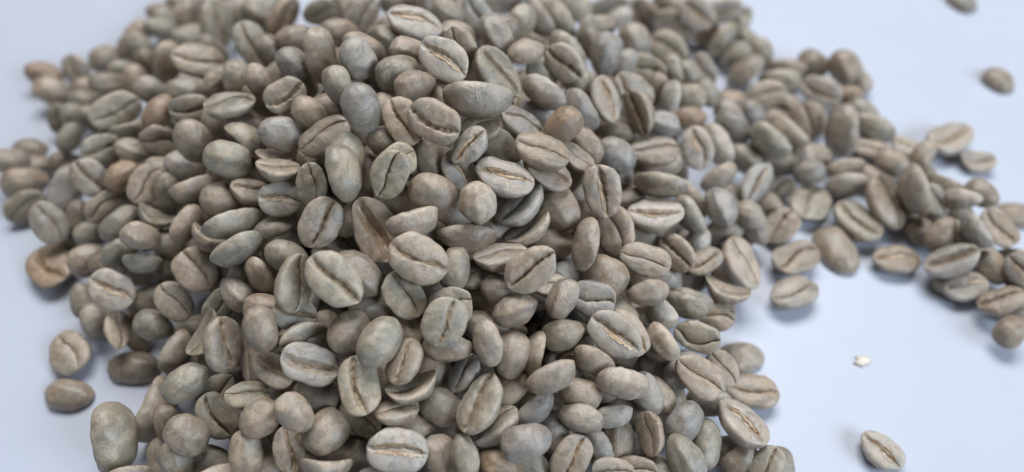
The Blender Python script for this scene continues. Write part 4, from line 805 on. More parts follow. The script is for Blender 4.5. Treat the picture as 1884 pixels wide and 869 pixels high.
(-66.33,100.17,18.91,0.307,-0.884,0.074,0.344,8.00,0.921,'smooth',8,'p'),
(-57.76,87.87,19.46,0.390,-0.777,-0.492,-0.048,7.00,0.908,'smooth',12,'t'),
(-52.45,81.93,22.98,0.865,-0.409,0.290,-0.013,7.00,1.000,'curled',15,'t'),
(-40.60,67.13,23.23,0.227,-0.959,0.131,0.112,7.00,1.038,'smooth',7,'t'),
(-44.99,75.08,22.67,0.355,-0.833,-0.422,-0.045,7.00,0.921,'smooth',8,'g'),
(-50.31,71.86,17.06,0.813,0.337,-0.020,0.475,7.00,0.908,'narrow',9,'g'),
(-34.49,69.06,24.51,0.151,-0.808,0.512,0.248,8.00,0.921,'smooth',10,'g'),
(-46.83,94.19,25.47,0.287,-0.911,0.204,0.217,8.00,0.921,'smooth',11,'d'),
(-47.73,88.81,22.27,0.330,-0.924,-0.135,0.142,8.00,0.921,'smooth',12,'d'),
(-51.91,77.97,14.07,0.168,-0.842,0.420,0.293,8.00,0.921,'smooth',13,'d'),
(-43.09,86.31,23.55,0.336,-0.916,-0.205,0.079,8.00,0.921,'smooth',14,'d'),
(-36.69,85.25,25.67,0.192,-0.890,0.387,0.143,8.00,0.921,'smooth',15,'d'),
(-42.67,78.41,21.09,0.259,-0.946,0.128,0.149,8.00,0.921,'smooth',16,'d'),
(-48.91,79.57,17.36,0.174,-0.842,0.424,0.284,8.00,0.921,'smooth',17,'d'),
(-38.34,92.78,27.99,0.253,-0.809,0.423,0.320,8.00,0.921,'smooth',18,'t'),
(-40.64,82.70,19.72,0.300,-0.935,-0.059,0.179,8.00,0.921,'smooth',19,'d'),
(-5.65,71.08,28.41,0.994,-0.056,-0.043,0.078,8.00,0.973,'narrow',8,'d'),
(-18.57,81.42,33.74,0.220,-0.906,0.269,0.243,8.00,0.921,'smooth',17,'d'),
(-10.31,81.22,30.61,0.315,-0.945,0.075,0.052,8.00,0.921,'smooth',18,'d'),
(-14.21,77.20,30.95,0.298,-0.937,0.149,0.103,8.00,0.921,'smooth',19,'d'),
(-21.31,68.98,24.58,0.182,-0.851,0.462,0.171,8.00,0.921,'smooth',21,'t'),
(-6.31,76.46,24.00,0.260,-0.941,0.202,-0.077,8.00,0.921,'smooth',0,'d'),
(-4.25,68.94,24.10,0.269,-0.947,0.156,0.082,8.00,0.921,'smooth',1,'d'),
(-13.74,70.45,25.95,0.256,-0.821,0.444,0.251,8.00,0.921,'smooth',3,'d'),
(-23.47,85.91,35.18,0.246,-0.827,0.453,0.225,8.00,0.921,'smooth',4,'d'),
(-3.01,78.98,28.49,0.308,-0.805,0.445,0.244,8.00,0.921,'smooth',5,'d'),
(10.34,91.88,28.10,0.105,-0.850,-0.339,-0.388,8.23,0.921,'smooth',7,'t'),
(19.57,97.88,22.65,0.296,-0.762,0.565,0.114,7.69,0.934,'smooth',12,'v'),
(23.97,85.83,18.09,0.319,-0.943,0.093,-0.008,7.51,0.921,'smooth',15,'w'),
(21.35,92.79,19.72,0.306,-0.942,-0.136,-0.011,7.00,0.921,'smooth',16,'t'),
(35.30,97.47,13.60,0.711,-0.506,0.474,-0.116,8.05,0.905,'smooth',20,'t'),
(34.50,89.40,10.75,0.181,-0.851,-0.457,-0.186,7.59,1.038,'smooth',21,'w'),
(6.63,70.88,24.72,0.993,-0.065,0.014,-0.100,7.00,0.921,'narrow',1,'p'),
(9.57,73.84,22.25,0.288,-0.921,0.255,0.055,8.00,0.921,'smooth',2,'v'),
(27.78,78.45,14.32,0.285,-0.763,0.572,0.092,7.00,1.103,'smooth',8,'v'),
(17.84,68.46,19.61,0.260,-0.923,0.282,-0.029,7.00,0.921,'smooth',9,'g'),
(28.16,102.36,19.02,0.349,-0.927,0.040,-0.129,9.37,0.908,'smooth',11,'p'),
(9.32,78.30,21.94,0.271,-0.821,0.488,0.116,8.00,0.921,'smooth',12,'v'),
(11.29,91.17,22.84,0.355,-0.915,0.128,0.144,8.00,0.921,'smooth',13,'d'),
(13.68,85.75,22.19,0.284,-0.816,0.495,0.094,8.00,0.921,'smooth',14,'d'),
(16.69,80.48,18.86,0.326,-0.925,0.137,0.138,8.00,0.921,'smooth',15,'d'),
(22.05,77.12,18.34,0.312,-0.933,0.157,0.082,8.00,0.921,'smooth',16,'d'),
(16.84,72.82,18.15,0.267,-0.939,0.206,-0.072,8.00,0.921,'smooth',17,'d'),
(24.94,96.43,17.57,0.329,-0.900,0.284,-0.039,8.00,0.921,'smooth',18,'d'),
(32.10,81.19,8.96,0.281,-0.955,0.032,-0.087,8.00,0.921,'smooth',19,'v'),
(34.89,87.88,12.85,0.197,-0.790,-0.510,-0.276,7.00,0.908,'smooth',3,'w'),
(35.82,100.86,10.55,0.716,-0.531,0.437,-0.119,9.01,0.905,'smooth',4,'p'),
(56.97,109.13,3.15,0.858,0.455,-0.182,0.152,7.00,1.038,'hooked',6,'g'),
(49.21,96.09,6.08,0.328,-0.745,0.578,0.057,7.00,0.921,'smooth',9,'t'),
(32.28,80.88,11.57,0.283,-0.951,0.040,-0.116,8.00,0.921,'smooth',15,'v'),
(37.31,74.71,9.92,0.945,0.270,-0.123,-0.135,7.00,0.921,'open',5,'t'),
(31.89,74.12,14.42,0.588,-0.793,0.132,-0.088,7.64,0.905,'smooth',17,'g'),
(50.33,114.78,4.64,0.343,-0.855,0.381,-0.077,7.00,0.921,'smooth',18,'v'),
(59.12,115.19,3.88,0.330,-0.922,-0.032,-0.200,7.44,0.921,'smooth',19,'d'),
(56.48,115.46,6.44,0.371,-0.924,0.087,-0.032,7.36,0.921,'smooth',20,'p'),
(43.15,95.75,6.20,0.294,-0.950,-0.064,-0.083,7.00,0.921,'smooth',21,'g'),
(40.03,92.01,10.63,0.289,-0.923,-0.107,-0.230,7.00,0.921,'smooth',0,'t'),
(53.61,105.69,2.42,0.340,-0.888,0.297,-0.089,8.00,0.921,'smooth',1,'d'),
(46.01,105.81,3.95,0.419,-0.774,0.443,0.170,8.00,0.921,'smooth',2,'d'),
(47.21,97.89,2.72,0.301,-0.888,0.318,-0.142,8.00,0.921,'smooth',3,'d'),
(42.69,86.26,4.40,0.292,-0.923,0.222,-0.117,8.00,0.921,'smooth',4,'d'),
(38.37,90.63,5.86,0.293,-0.926,0.152,-0.184,8.00,0.921,'smooth',5,'d'),
(66.15,118.03,3.66,0.378,-0.901,0.195,-0.081,8.00,0.921,'smooth',6,'d'),
(87.29,103.56,6.40,0.799,0.150,0.079,-0.577,7.42,0.908,'open',10,'v'),
(92.80,107.97,4.35,0.813,-0.489,0.256,-0.184,10.65,0.905,'smooth',0,'t'),
(91.39,95.55,4.30,0.639,-0.577,0.471,-0.192,8.01,0.905,'smooth',2,'g'),
(101.16,91.47,2.98,0.656,-0.704,0.059,-0.266,7.00,0.905,'smooth',6,'t'),
(84.83,97.31,2.57,0.365,-0.845,0.379,-0.096,8.00,0.921,'smooth',9,'d'),
(87.90,101.39,2.60,0.357,-0.758,0.540,-0.080,7.50,0.921,'smooth',10,'d'),
(98.87,82.35,2.43,0.365,-0.752,0.541,-0.089,7.00,0.921,'smooth',11,'t'),
(86.66,85.93,2.45,0.225,-0.949,-0.100,-0.197,7.12,0.921,'smooth',12,'d'),
(82.56,102.72,2.55,0.384,-0.765,0.516,-0.025,7.00,0.921,'smooth',13,'t'),
(88.88,114.25,2.32,0.367,-0.888,0.223,-0.167,7.00,0.921,'smooth',14,'t'),
(77.25,112.34,2.49,0.353,-0.837,0.396,-0.136,8.00,0.921,'smooth',15,'d'),
(96.84,79.22,2.74,0.208,-0.946,-0.082,-0.234,7.00,0.921,'smooth',16,'d'),
(95.42,91.22,2.48,0.375,-0.756,0.532,-0.069,7.00,0.921,'smooth',17,'g'),
(92.24,101.65,4.18,0.400,-0.879,0.258,-0.031,7.00,0.921,'smooth',18,'g'),
(-57.70,53.53,8.32,0.115,0.779,-0.401,-0.468,7.00,0.905,'smooth',4,'t'),
(-58.64,49.25,4.01,0.040,-0.840,0.482,0.245,8.00,0.921,'smooth',10,'d'),
(-78.93,78.30,2.28,0.056,-0.890,0.410,0.190,8.00,0.921,'smooth',12,'g'),
(-70.52,73.93,3.31,0.147,-0.829,0.393,0.369,8.00,0.921,'smooth',13,'d'),
(-62.24,45.51,7.81,0.638,-0.693,0.071,0.329,7.00,0.905,'smooth',14,'t'),
(-57.88,65.92,7.85,0.251,-0.861,-0.415,0.155,8.00,0.921,'smooth',15,'d'),
(-29.79,64.24,20.99,0.229,-0.812,0.416,0.341,8.00,0.921,'smooth',13,'d'),
(-49.43,57.82,12.49,0.891,0.247,0.116,0.362,7.00,0.908,'hooked',3,'g'),
(-51.16,63.09,11.32,0.104,-0.696,0.622,0.343,8.00,0.921,'smooth',18,'d'),
(-39.40,45.21,11.73,0.138,-0.956,0.189,0.180,8.00,0.921,'smooth',19,'d'),
(-32.74,56.11,16.53,0.134,-0.862,0.441,0.210,8.00,0.921,'smooth',20,'d'),
(-45.62,55.38,8.48,0.062,-0.887,0.434,0.143,8.00,0.921,'smooth',21,'d'),
(-29.47,62.21,16.53,0.089,-0.877,0.465,0.081,8.00,0.921,'smooth',0,'d'),
(-38.06,55.52,14.39,0.202,-0.966,0.025,0.159,8.00,0.921,'smooth',1,'d'),
(-40.01,50.02,10.65,0.110,-0.816,0.500,0.269,8.00,0.921,'smooth',2,'d'),
(-34.84,45.89,8.01,0.174,-0.975,-0.058,0.124,8.00,0.921,'smooth',3,'d'),
(-0.06,54.92,20.26,0.206,-0.917,-0.333,-0.079,7.00,0.908,'smooth',19,'t'),
(-15.40,49.53,17.37,0.192,-0.963,0.136,0.134,8.00,0.921,'smooth',21,'d'),
(-10.06,49.91,14.59,0.189,-0.966,0.149,0.093,8.00,0.921,'smooth',0,'d'),
(-16.21,62.00,25.93,0.169,-0.806,0.535,0.189,7.00,0.921,'smooth',2,'t'),
(-14.21,51.15,11.90,0.151,-0.857,0.469,0.150,8.00,0.921,'smooth',4,'d'),
(-19.61,57.07,18.01,0.174,-0.850,0.455,0.200,8.00,0.921,'smooth',5,'d'),
(-7.55,51.00,12.05,0.186,-0.948,0.236,0.104,8.00,0.921,'smooth',6,'d'),
(-4.22,63.54,23.59,0.260,-0.946,0.143,0.132,8.00,0.921,'smooth',7,'d'),
(18.84,63.83,21.51,0.895,0.099,0.113,-0.421,8.46,0.934,'open',10,'t'),
(8.81,57.91,18.64,0.829,0.259,-0.110,0.484,7.00,0.908,'open',2,'t'),
(23.84,69.22,13.65,0.255,-0.894,0.367,-0.017,8.00,0.921,'smooth',3,'t'),
(24.11,65.21,14.98,0.251,-0.896,0.365,-0.009,8.00,0.921,'smooth',4,'v'),
(25.52,63.84,11.58,0.177,-0.954,-0.239,-0.030,8.00,0.921,'smooth',5,'v'),
(24.25,56.71,13.07,0.206,-0.824,0.527,-0.000,7.00,0.921,'smooth',6,'t'),
(22.26,45.09,9.84,0.168,-0.964,0.139,-0.151,7.50,0.921,'smooth',7,'g'),
(2.45,44.74,14.24,0.167,-0.950,0.262,0.020,7.00,0.921,'smooth',9,'g'),
(19.43,44.18,12.19,0.974,0.170,-0.141,-0.046,7.00,0.921,'narrow',11,'t'),
(13.96,57.65,14.97,0.259,-0.938,0.140,0.181,8.00,0.921,'smooth',13,'d'),
(18.83,55.28,11.22,0.209,-0.934,0.287,-0.036,8.00,0.921,'smooth',14,'d'),
(8.49,49.06,11.53,0.236,-0.829,0.478,0.167,8.00,0.921,'smooth',15,'d'),
(19.09,65.93,11.41,0.266,-0.946,0.168,0.075,8.00,0.921,'smooth',16,'d'),
(11.38,60.83,13.95,0.241,-0.954,0.174,0.047,8.00,0.921,'smooth',17,'d'),
(5.51,54.58,11.40,0.185,-0.959,0.198,-0.080,8.00,0.921,'smooth',18,'d'),
(20.77,48.47,7.44,0.196,-0.960,0.198,-0.010,8.00,0.921,'smooth',19,'d'),
(45.34,48.33,3.05,0.245,-0.699,0.671,0.021,7.00,0.921,'smooth',9,'g'),
(36.30,50.73,3.96,0.151,-0.978,-0.126,-0.071,7.00,0.921,'smooth',11,'t'),
(28.48,60.88,13.27,0.144,-0.937,-0.315,-0.047,8.00,0.921,'smooth',12,'v'),
(34.05,58.65,6.54,0.211,-0.963,0.058,-0.155,8.00,0.921,'smooth',13,'v'),
(27.15,58.85,8.11,0.231,-0.774,0.588,0.055,8.00,0.921,'smooth',14,'d'),
(40.34,47.27,2.85,0.623,-0.764,-0.016,-0.166,7.00,0.905,'smooth',15,'w'),
(-23.91,180.58,3.65,0.392,-0.378,0.817,-0.191,9.26,0.956,'smooth',0,'g'),
(-22.50,168.97,10.64,0.744,0.664,0.021,0.073,9.75,0.999,'narrow',1,'t'),
(-46.26,32.21,6.02,0.335,-0.597,-0.243,-0.687,9.71,1.042,'curled',2,'t'),
(-22.12,27.66,7.30,0.033,-0.207,0.593,-0.777,9.91,0.991,'open',3,'p'),
(-28.80,37.18,13.78,0.346,0.705,0.616,-0.067,10.16,0.986,'smooth',4,'v'),
(-13.84,20.27,5.14,0.782,0.607,0.129,0.059,10.38,1.013,'narrow',5,'g'),
(3.01,28.93,7.37,0.306,0.944,0.105,0.067,9.81,0.944,'curled',0,'d'),
(27.76,39.28,5.36,0.805,-0.347,0.295,0.380,9.96,1.064,'open',1,'g'),
(0.53,33.47,11.28,0.303,0.211,0.900,0.231,10.31,1.019,'smooth',2,'t'),
(-18.15,176.88,5.72,0.587,-0.507,0.070,0.627,9.22,0.949,'narrow',3,'t'),
(-29.71,176.55,6.15,0.102,0.908,-0.371,0.163,9.23,1.009,'curled',4,'p'),
(-42.34,33.79,7.83,0.793,-0.184,0.527,0.245,9.22,1.033,'open',5,'v'),
(-4.32,23.25,4.33,0.660,0.723,-0.203,-0.016,10.35,1.096,'smooth',0,'g'),
(-36.20,24.15,3.96,0.795,0.248,-0.002,-0.554,8.94,1.078,'narrow',1,'d'),
(13.87,31.86,6.92,0.072,0.554,-0.826,0.077,9.23,1.110,'curled',2,'g'),
(-34.89,33.93,9.07,0.771,-0.257,-0.034,-0.581,10.36,0.935,'open',3,'t'),
(-3.89,176.41,5.13,0.630,-0.194,0.659,-0.362,9.70,0.958,'smooth',4,'t'),
(-12.12,33.83,12.04,0.357,-0.868,-0.309,-0.154,8.84,1.122,'narrow',5,'p'),
(-20.61,38.49,15.27,0.409,-0.567,-0.715,0.005,9.92,1.011,'curled',0,'v'),
(-52.43,39.46,6.14,0.130,-0.366,0.919,-0.076,9.20,1.112,'open',1,'g'),
(6.11,37.94,11.08,0.823,0.470,-0.112,-0.298,9.57,0.980,'smooth',2,'d'),
(12.71,28.60,4.66,0.927,-0.333,0.145,0.094,9.64,1.106,'narrow',3,'g'),
(17.00,38.56,9.07,0.369,-0.016,0.752,-0.546,9.49,1.009,'curled',4,'t'),
(35.27,42.87,3.34,0.836,0.126,-0.500,-0.186,10.37,1.050,'open',5,'t'),
(-46.63,42.35,10.65,0.402,0.048,-0.801,-0.441,10.22,1.068,'smooth',0,'p'),
(-26.11,20.68,4.25,0.651,-0.001,-0.687,0.323,10.20,1.083,'narrow',1,'v'),
(-30.53,25.16,6.65,0.771,-0.080,0.632,-0.026,9.51,1.019,'curled',2,'g'),
(11.27,40.13,12.52,0.335,-0.689,0.076,-0.639,8.96,1.008,'open',3,'d'),
(-13.88,170.51,9.61,0.265,0.438,0.122,-0.850,9.83,1.037,'smooth',4,'g'),
(2.61,172.99,7.30,0.966,-0.242,0.079,-0.052,9.39,1.037,'narrow',5,'t'),
(4.06,25.31,5.88,0.705,-0.428,-0.270,-0.498,10.09,1.079,'curled',0,'t'),
(-5.09,168.49,10.59,0.168,0.551,0.816,-0.047,8.85,1.129,'open',1,'p'),
(-7.10,30.63,9.66,0.054,0.500,-0.719,0.480,9.36,1.002,'smooth',2,'v'),
(3.94,177.23,5.02,0.454,0.254,-0.530,0.669,9.61,0.948,'narrow',3,'g'),
(-12.63,38.14,13.62,0.533,0.783,-0.154,0.280,9.40,1.108,'curled',4,'d'),
(26.13,32.78,3.51,0.059,0.145,-0.425,-0.892,8.88,0.934,'open',5,'g'),
(-16.05,145.85,10.34,0.687,0.583,0.432,-0.040,9.59,0.951,'smooth',0,'t'),
(-19.97,161.93,4.83,0.272,-0.548,0.788,0.067,9.30,1.007,'narrow',1,'t'),
(-5.87,157.52,3.75,0.648,0.458,-0.549,-0.261,9.59,1.130,'curled',2,'p'),
(-39.20,111.55,21.80,0.006,0.907,0.162,0.388,10.19,1.122,'open',3,'v'),
(-37.43,62.76,11.16,0.180,0.913,-0.277,-0.240,9.07,1.063,'smooth',4,'g'),
(9.45,129.88,13.53,0.533,0.600,0.142,0.579,10.23,1.008,'narrow',5,'d'),
(-35.98,146.95,7.90,0.910,-0.094,0.060,-0.399,9.02,1.116,'curled',0,'g'),
(-21.65,55.03,13.97,0.292,-0.502,0.107,-0.807,9.10,0.952,'open',1,'t'),
(23.70,145.58,4.63,0.036,-0.944,-0.319,0.072,9.68,1.114,'smooth',2,'t'),
(-16.95,78.26,26.97,0.884,0.418,-0.053,-0.201,9.86,1.109,'narrow',3,'p'),
(-28.31,152.49,3.97,0.801,0.363,-0.396,-0.263,9.86,0.926,'curled',4,'v'),
(31.10,131.59,8.20,0.634,-0.622,-0.148,-0.434,10.18,1.126,'open',5,'g'),
(-10.40,67.45,17.48,0.363,-0.640,-0.479,0.479,10.35,1.021,'smooth',0,'d'),
(-11.50,90.79,33.52,0.113,-0.205,-0.233,0.944,10.24,1.021,'narrow',1,'g'),
(-47.95,104.15,19.92,0.296,0.383,0.261,-0.835,9.03,1.046,'curled',2,'t'),
(-52.59,127.62,11.52,0.123,0.941,0.304,-0.084,8.95,1.074,'open',3,'t'),
(10.53,141.41,11.45,0.234,0.317,-0.754,0.525,9.06,1.063,'smooth',4,'p'),
(-23.39,75.12,20.33,0.723,-0.024,-0.246,0.646,9.30,0.967,'narrow',5,'v'),
(-19.09,68.96,18.97,0.177,-0.846,-0.495,0.089,9.73,0.986,'curled',0,'g'),
(33.69,110.95,6.30,0.409,-0.532,-0.618,-0.410,9.72,1.013,'open',1,'d'),
(-10.54,144.74,12.66,0.228,-0.648,0.042,0.726,9.23,0.928,'smooth',2,'g'),
(-47.19,94.98,20.15,0.915,0.251,-0.029,0.315,10.32,1.083,'narrow',3,'t'),
(-45.83,69.73,9.17,0.406,0.618,0.293,0.607,10.38,1.115,'curled',4,'t'),
(-60.46,123.80,14.64,0.264,0.652,-0.409,0.581,9.20,1.119,'open',5,'p'),
(19.24,71.29,7.71,0.600,-0.405,-0.339,-0.601,9.77,1.003,'smooth',0,'v'),
(-52.79,83.26,10.33,0.199,0.440,-0.720,-0.499,9.40,1.039,'narrow',1,'g'),
(-36.40,127.47,20.79,0.349,-0.487,0.077,0.797,9.34,1.050,'curled',2,'d'),
(18.00,104.70,16.05,0.212,-0.553,0.675,-0.439,9.14,0.935,'open',3,'g'),
(-19.74,112.96,26.31,0.494,-0.841,0.076,0.206,10.09,0.927,'smooth',4,'t'),
(-52.26,98.55,15.63,0.417,-0.712,0.197,0.530,10.06,1.043,'narrow',5,'t'),
(-59.62,73.56,4.02,0.360,0.410,0.801,-0.247,9.87,0.954,'curled',0,'p'),
(-49.56,62.35,5.38,0.232,-0.165,0.607,-0.742,9.07,0.972,'open',1,'v'),
(-63.81,98.94,11.07,0.718,0.434,-0.065,-0.540,10.36,1.011,'smooth',2,'g'),
(27.17,92.66,5.41,0.374,0.647,0.339,0.571,10.06,0.934,'narrow',3,'d'),
(-52.60,66.34,5.30,0.212,0.832,-0.348,0.377,9.23,1.047,'curled',4,'g'),
(-40.45,141.91,7.58,0.273,-0.104,-0.885,-0.363,9.46,0.982,'open',5,'t'),
(-20.68,105.37,29.28,0.779,-0.017,0.054,-0.625,8.84,1.006,'smooth',0,'t'),
(-26.81,84.69,24.47,0.166,0.884,0.434,0.047,9.56,1.056,'narrow',1,'p'),
(-6.84,55.95,11.73,0.681,0.240,0.509,-0.469,8.98,1.073,'curled',2,'v'),
(-3.66,63.01,15.99,0.326,-0.162,0.623,-0.692,9.47,1.081,'open',3,'g'),
(13.10,95.33,19.52,0.567,-0.714,-0.368,0.181,9.95,1.007,'smooth',4,'d'),
(-59.55,106.14,17.42,0.634,-0.186,0.404,-0.633,10.28,1.015,'narrow',5,'g'),
(-35.17,55.30,7.03,0.790,0.178,-0.543,0.223,9.92,0.970,'curled',0,'t'),
(25.91,137.96,3.25,0.535,-0.711,0.293,0.349,10.16,1.100,'open',1,'t'),
(-14.86,116.30,26.69,0.289,0.208,0.583,0.731,9.31,1.038,'smooth',2,'p'),
(-44.81,55.00,4.47,0.209,-0.326,0.097,-0.917,10.09,0.967,'narrow',3,'v'),
(1.61,146.34,9.20,0.330,0.114,0.493,0.797,10.07,0.984,'curled',4,'g'),
(-73.38,112.62,6.17,0.216,-0.038,0.497,0.839,8.80,0.992,'open',5,'d'),
(14.02,125.04,13.66,0.191,-0.318,0.564,0.738,9.35,1.082,'smooth',0,'g'),
(-7.60,89.04,28.25,0.169,0.940,-0.288,-0.064,9.40,1.099,'narrow',1,'t'),
(-48.26,77.79,7.78,0.046,0.567,-0.622,-0.538,9.06,1.134,'curled',2,'t'),
(-32.27,97.31,27.05,0.141,-0.300,-0.942,0.058,8.91,0.956,'open',3,'p'),
(8.34,86.20,18.77,0.469,0.721,0.444,-0.253,9.91,1.010,'smooth',4,'v'),
(26.56,126.55,8.80,0.544,-0.362,-0.218,0.725,8.96,1.016,'narrow',5,'g'),
(10.80,153.18,5.90,0.265,-0.607,-0.308,0.683,9.47,0.938,'curled',0,'d'),
(10.76,67.55,10.82,0.201,0.342,0.295,-0.869,9.01,1.133,'open',1,'g'),
(-20.31,127.91,23.69,0.104,0.613,0.365,0.693,9.08,1.000,'smooth',2,'t'),
(3.88,118.80,21.61,0.458,0.119,0.800,0.370,10.36,1.046,'narrow',3,'t'),
(17.88,82.18,13.84,0.062,0.427,0.024,0.902,10.31,1.130,'curled',4,'p'),
(-34.95,117.38,20.83,0.302,-0.875,0.172,0.337,9.95,1.016,'open',5,'v'),
(-12.35,156.79,5.99,0.189,0.183,0.649,0.714,10.13,0.997,'smooth',0,'g'),
(-26.52,147.02,10.60,0.039,-0.552,0.758,-0.345,9.95,1.061,'narrow',1,'d'),
(-65.28,132.30,10.24,0.245,0.189,-0.918,-0.247,10.37,1.055,'curled',2,'g'),
(8.06,56.68,7.69,0.930,0.045,0.107,-0.350,9.89,1.059,'open',3,'t'),
(-5.02,124.27,23.46,0.496,-0.829,0.195,0.170,9.85,1.087,'smooth',4,'t'),
(-21.66,150.02,6.61,0.435,-0.216,0.874,0.028,9.48,1.117,'narrow',5,'p'),
(-48.34,122.76,14.60,0.104,0.667,-0.495,0.547,9.00,1.118,'curled',0,'v'),
(34.28,119.44,3.63,0.111,0.431,-0.838,0.317,9.33,0.929,'open',1,'g'),
(-51.50,113.72,21.76,0.473,-0.549,0.470,-0.504,9.10,1.005,'smooth',2,'d'),
(16.42,100.58,13.51,0.300,0.117,0.266,0.909,8.84,0.997,'narrow',3,'g'),
(-76.71,129.47,3.50,0.259,-0.338,0.340,0.839,8.87,0.962,'curled',4,'t'),
(1.07,90.70,26.87,0.068,0.278,0.395,0.873,8.90,1.088,'open',5,'t'),
(-44.84,84.29,14.68,0.053,0.782,-0.187,0.593,9.46,1.079,'smooth',0,'p'),
(-3.61,118.19,21.54,0.092,-0.207,0.461,-0.858,9.29,0.937,'narrow',1,'v'),
(-0.12,101.68,26.34,0.887,-0.141,0.396,0.193,8.85,1.031,'curled',2,'g'),
(-18.98,88.33,28.39,0.114,-0.728,-0.035,-0.676,9.01,1.083,'open',3,'d'),
(-25.35,125.61,21.82,0.415,-0.746,0.428,-0.296,9.67,0.989,'smooth',4,'g'),
(-25.88,98.97,29.82,0.202,0.971,0.009,-0.132,9.90,0.934,'narrow',5,'t'),
(-9.01,131.34,17.41,0.016,0.299,-0.280,0.912,9.89,1.087,'curled',0,'t'),
(29.75,66.66,3.47,0.441,0.435,0.782,-0.072,9.60,1.103,'open',1,'p'),
(19.57,114.47,15.65,0.180,0.265,0.833,-0.451,9.88,0.997,'smooth',2,'v'),
(24.26,101.89,10.40,0.037,-0.362,-0.410,0.836,9.30,0.980,'narrow',3,'g'),
(-42.12,135.57,14.19,0.172,0.084,-0.981,0.038,9.25,1.064,'curled',4,'d'),
(-23.03,133.14,18.26,0.098,-0.780,0.577,-0.224,9.65,1.056,'open',5,'g'),
(25.97,109.53,8.42,0.104,-0.526,-0.181,0.824,9.26,0.993,'smooth',0,'t'),
(-32.00,134.35,13.23,0.288,-0.301,-0.563,-0.714,10.05,1.122,'narrow',1,'t'),
(-80.54,101.42,4.17,0.600,0.244,-0.287,-0.706,10.11,1.090,'curled',2,'p'),
(-12.88,151.04,11.16,0.338,0.525,0.428,-0.653,9.21,1.073,'open',3,'v'),
(-16.54,125.35,19.48,0.951,-0.255,-0.134,0.112,10.08,0.920,'smooth',4,'g'),
(-11.03,104.46,31.53,0.859,-0.082,-0.244,0.442,9.44,1.118,'narrow',5,'d'),
(-2.62,141.71,14.54,0.004,-0.025,-0.902,0.431,9.81,1.012,'curled',0,'g'),
(-44.33,119.26,17.64,0.182,-0.891,-0.322,-0.263,9.43,1.039,'open',1,'t'),
(-71.97,103.24,5.56,0.908,-0.408,-0.054,-0.078,9.26,0.945,'smooth',2,'t'),
(-78.37,123.26,4.55,0.942,-0.053,0.288,0.164,10.08,1.075,'narrow',3,'p'),
(-61.91,114.69,13.06,0.082,-0.129,-0.292,-0.944,9.37,1.118,'curled',4,'v'),
(22.93,123.02,14.72,0.508,0.225,-0.818,-0.149,9.38,1.060,'open',5,'g'),
(27.10,119.12,11.65,0.708,-0.411,-0.568,0.088,9.85,0.920,'smooth',0,'d'),
(-55.81,141.32,8.45,0.548,0.125,0.057,0.825,10.15,0.954,'narrow',1,'g'),
(32.11,85.71,4.81,0.750,-0.494,0.431,0.085,9.08,0.984,'curled',2,'t'),
(-59.59,84.48,7.84,0.317,0.746,-0.508,0.292,8.80,1.116,'open',3,'t'),
(-74.32,137.75,5.90,0.438,-0.053,-0.694,-0.570,10.38,1.079,'smooth',4,'p'),
(-70.14,121.16,10.92,0.266,0.893,-0.352,-0.092,9.52,0.990,'narrow',5,'v'),
(-19.96,49.56,9.87,0.635,0.410,0.566,0.331,9.95,0.986,'curled',0,'g'),
(15.69,140.33,6.64,0.521,0.530,0.571,0.348,9.09,0.958,'open',1,'d'),
(19.12,54.01,5.10,0.845,-0.133,-0.438,0.279,9.03,0.949,'smooth',2,'g'),
(1.53,71.77,18.23,0.023,-0.076,-0.697,0.712,9.72,1.046,'narrow',3,'t'),
(-32.07,129.02,20.37,0.393,-0.402,-0.606,0.563,8.87,1.097,'curled',4,'t'),
(-64.53,91.33,4.93,0.036,0.941,0.247,0.230,9.38,1.001,'open',5,'p'),
(7.47,104.72,22.76,0.731,0.215,0.607,0.225,9.12,1.062,'smooth',0,'v'),
(1.40,110.32,26.76,0.807,-0.155,-0.093,0.562,8.88,1.122,'narrow',1,'g'),
(-51.94,134.08,12.71,0.515,-0.795,0.274,0.168,9.54,1.097,'curled',2,'d'),
(-31.21,122.16,25.01,0.001,0.219,-0.267,-0.938,9.01,0.930,'open',3,'g'),
(-8.46,111.84,25.56,0.726,0.218,-0.352,-0.549,9.70,1.059,'smooth',4,'t'),
(7.33,124.24,21.60,0.787,-0.237,0.366,-0.437,9.90,0.987,'narrow',5,'t'),
(-45.55,113.15,22.36,0.055,0.416,-0.090,-0.903,9.35,1.074,'curled',0,'p'),
(-39.48,73.10,11.21,0.717,0.042,0.694,-0.043,9.27,1.043,'open',1,'v'),
(-66.43,108.57,12.31,0.150,0.553,0.307,-0.760,9.47,1.000,'smooth',2,'g'),
(-14.15,59.88,13.37,0.791,-0.382,-0.475,-0.057,10.30,0.942,'narrow',3,'d'),
(-36.43,159.07,4.08,0.511,0.025,-0.346,-0.786,9.22,1.038,'curled',4,'g'),
(35.40,139.83,3.22,0.600,-0.755,0.259,0.050,9.48,1.043,'open',5,'t'),
(-80.28,115.79,5.11,0.409,-0.706,0.136,-0.562,9.50,0.993,'smooth',0,'t'),
(-44.00,150.29,8.34,0.380,0.750,-0.540,0.050,9.32,0.979,'narrow',1,'p'),
(18.42,47.96,3.35,0.363,-0.256,-0.355,-0.822,9.29,1.009,'curled',2,'v'),
(-52.93,89.50,13.83,0.193,-0.010,0.765,0.614,8.86,0.929,'open',3,'g'),
(25.92,76.37,3.85,0.094,0.452,0.776,-0.431,9.24,0.929,'smooth',4,'d'),
(8.17,70.14,14.77,0.587,0.124,0.780,-0.179,9.24,0.923,'narrow',5,'g'),
(24.66,65.68,4.06,0.270,0.575,-0.422,-0.647,9.35,0.983,'curled',0,'t'),
(25.49,95.21,11.61,0.018,0.970,0.238,-0.043,9.46,0.921,'open',1,'t'),
(36.58,135.74,5.05,0.347,-0.144,0.856,0.356,9.00,1.001,'smooth',2,'p'),
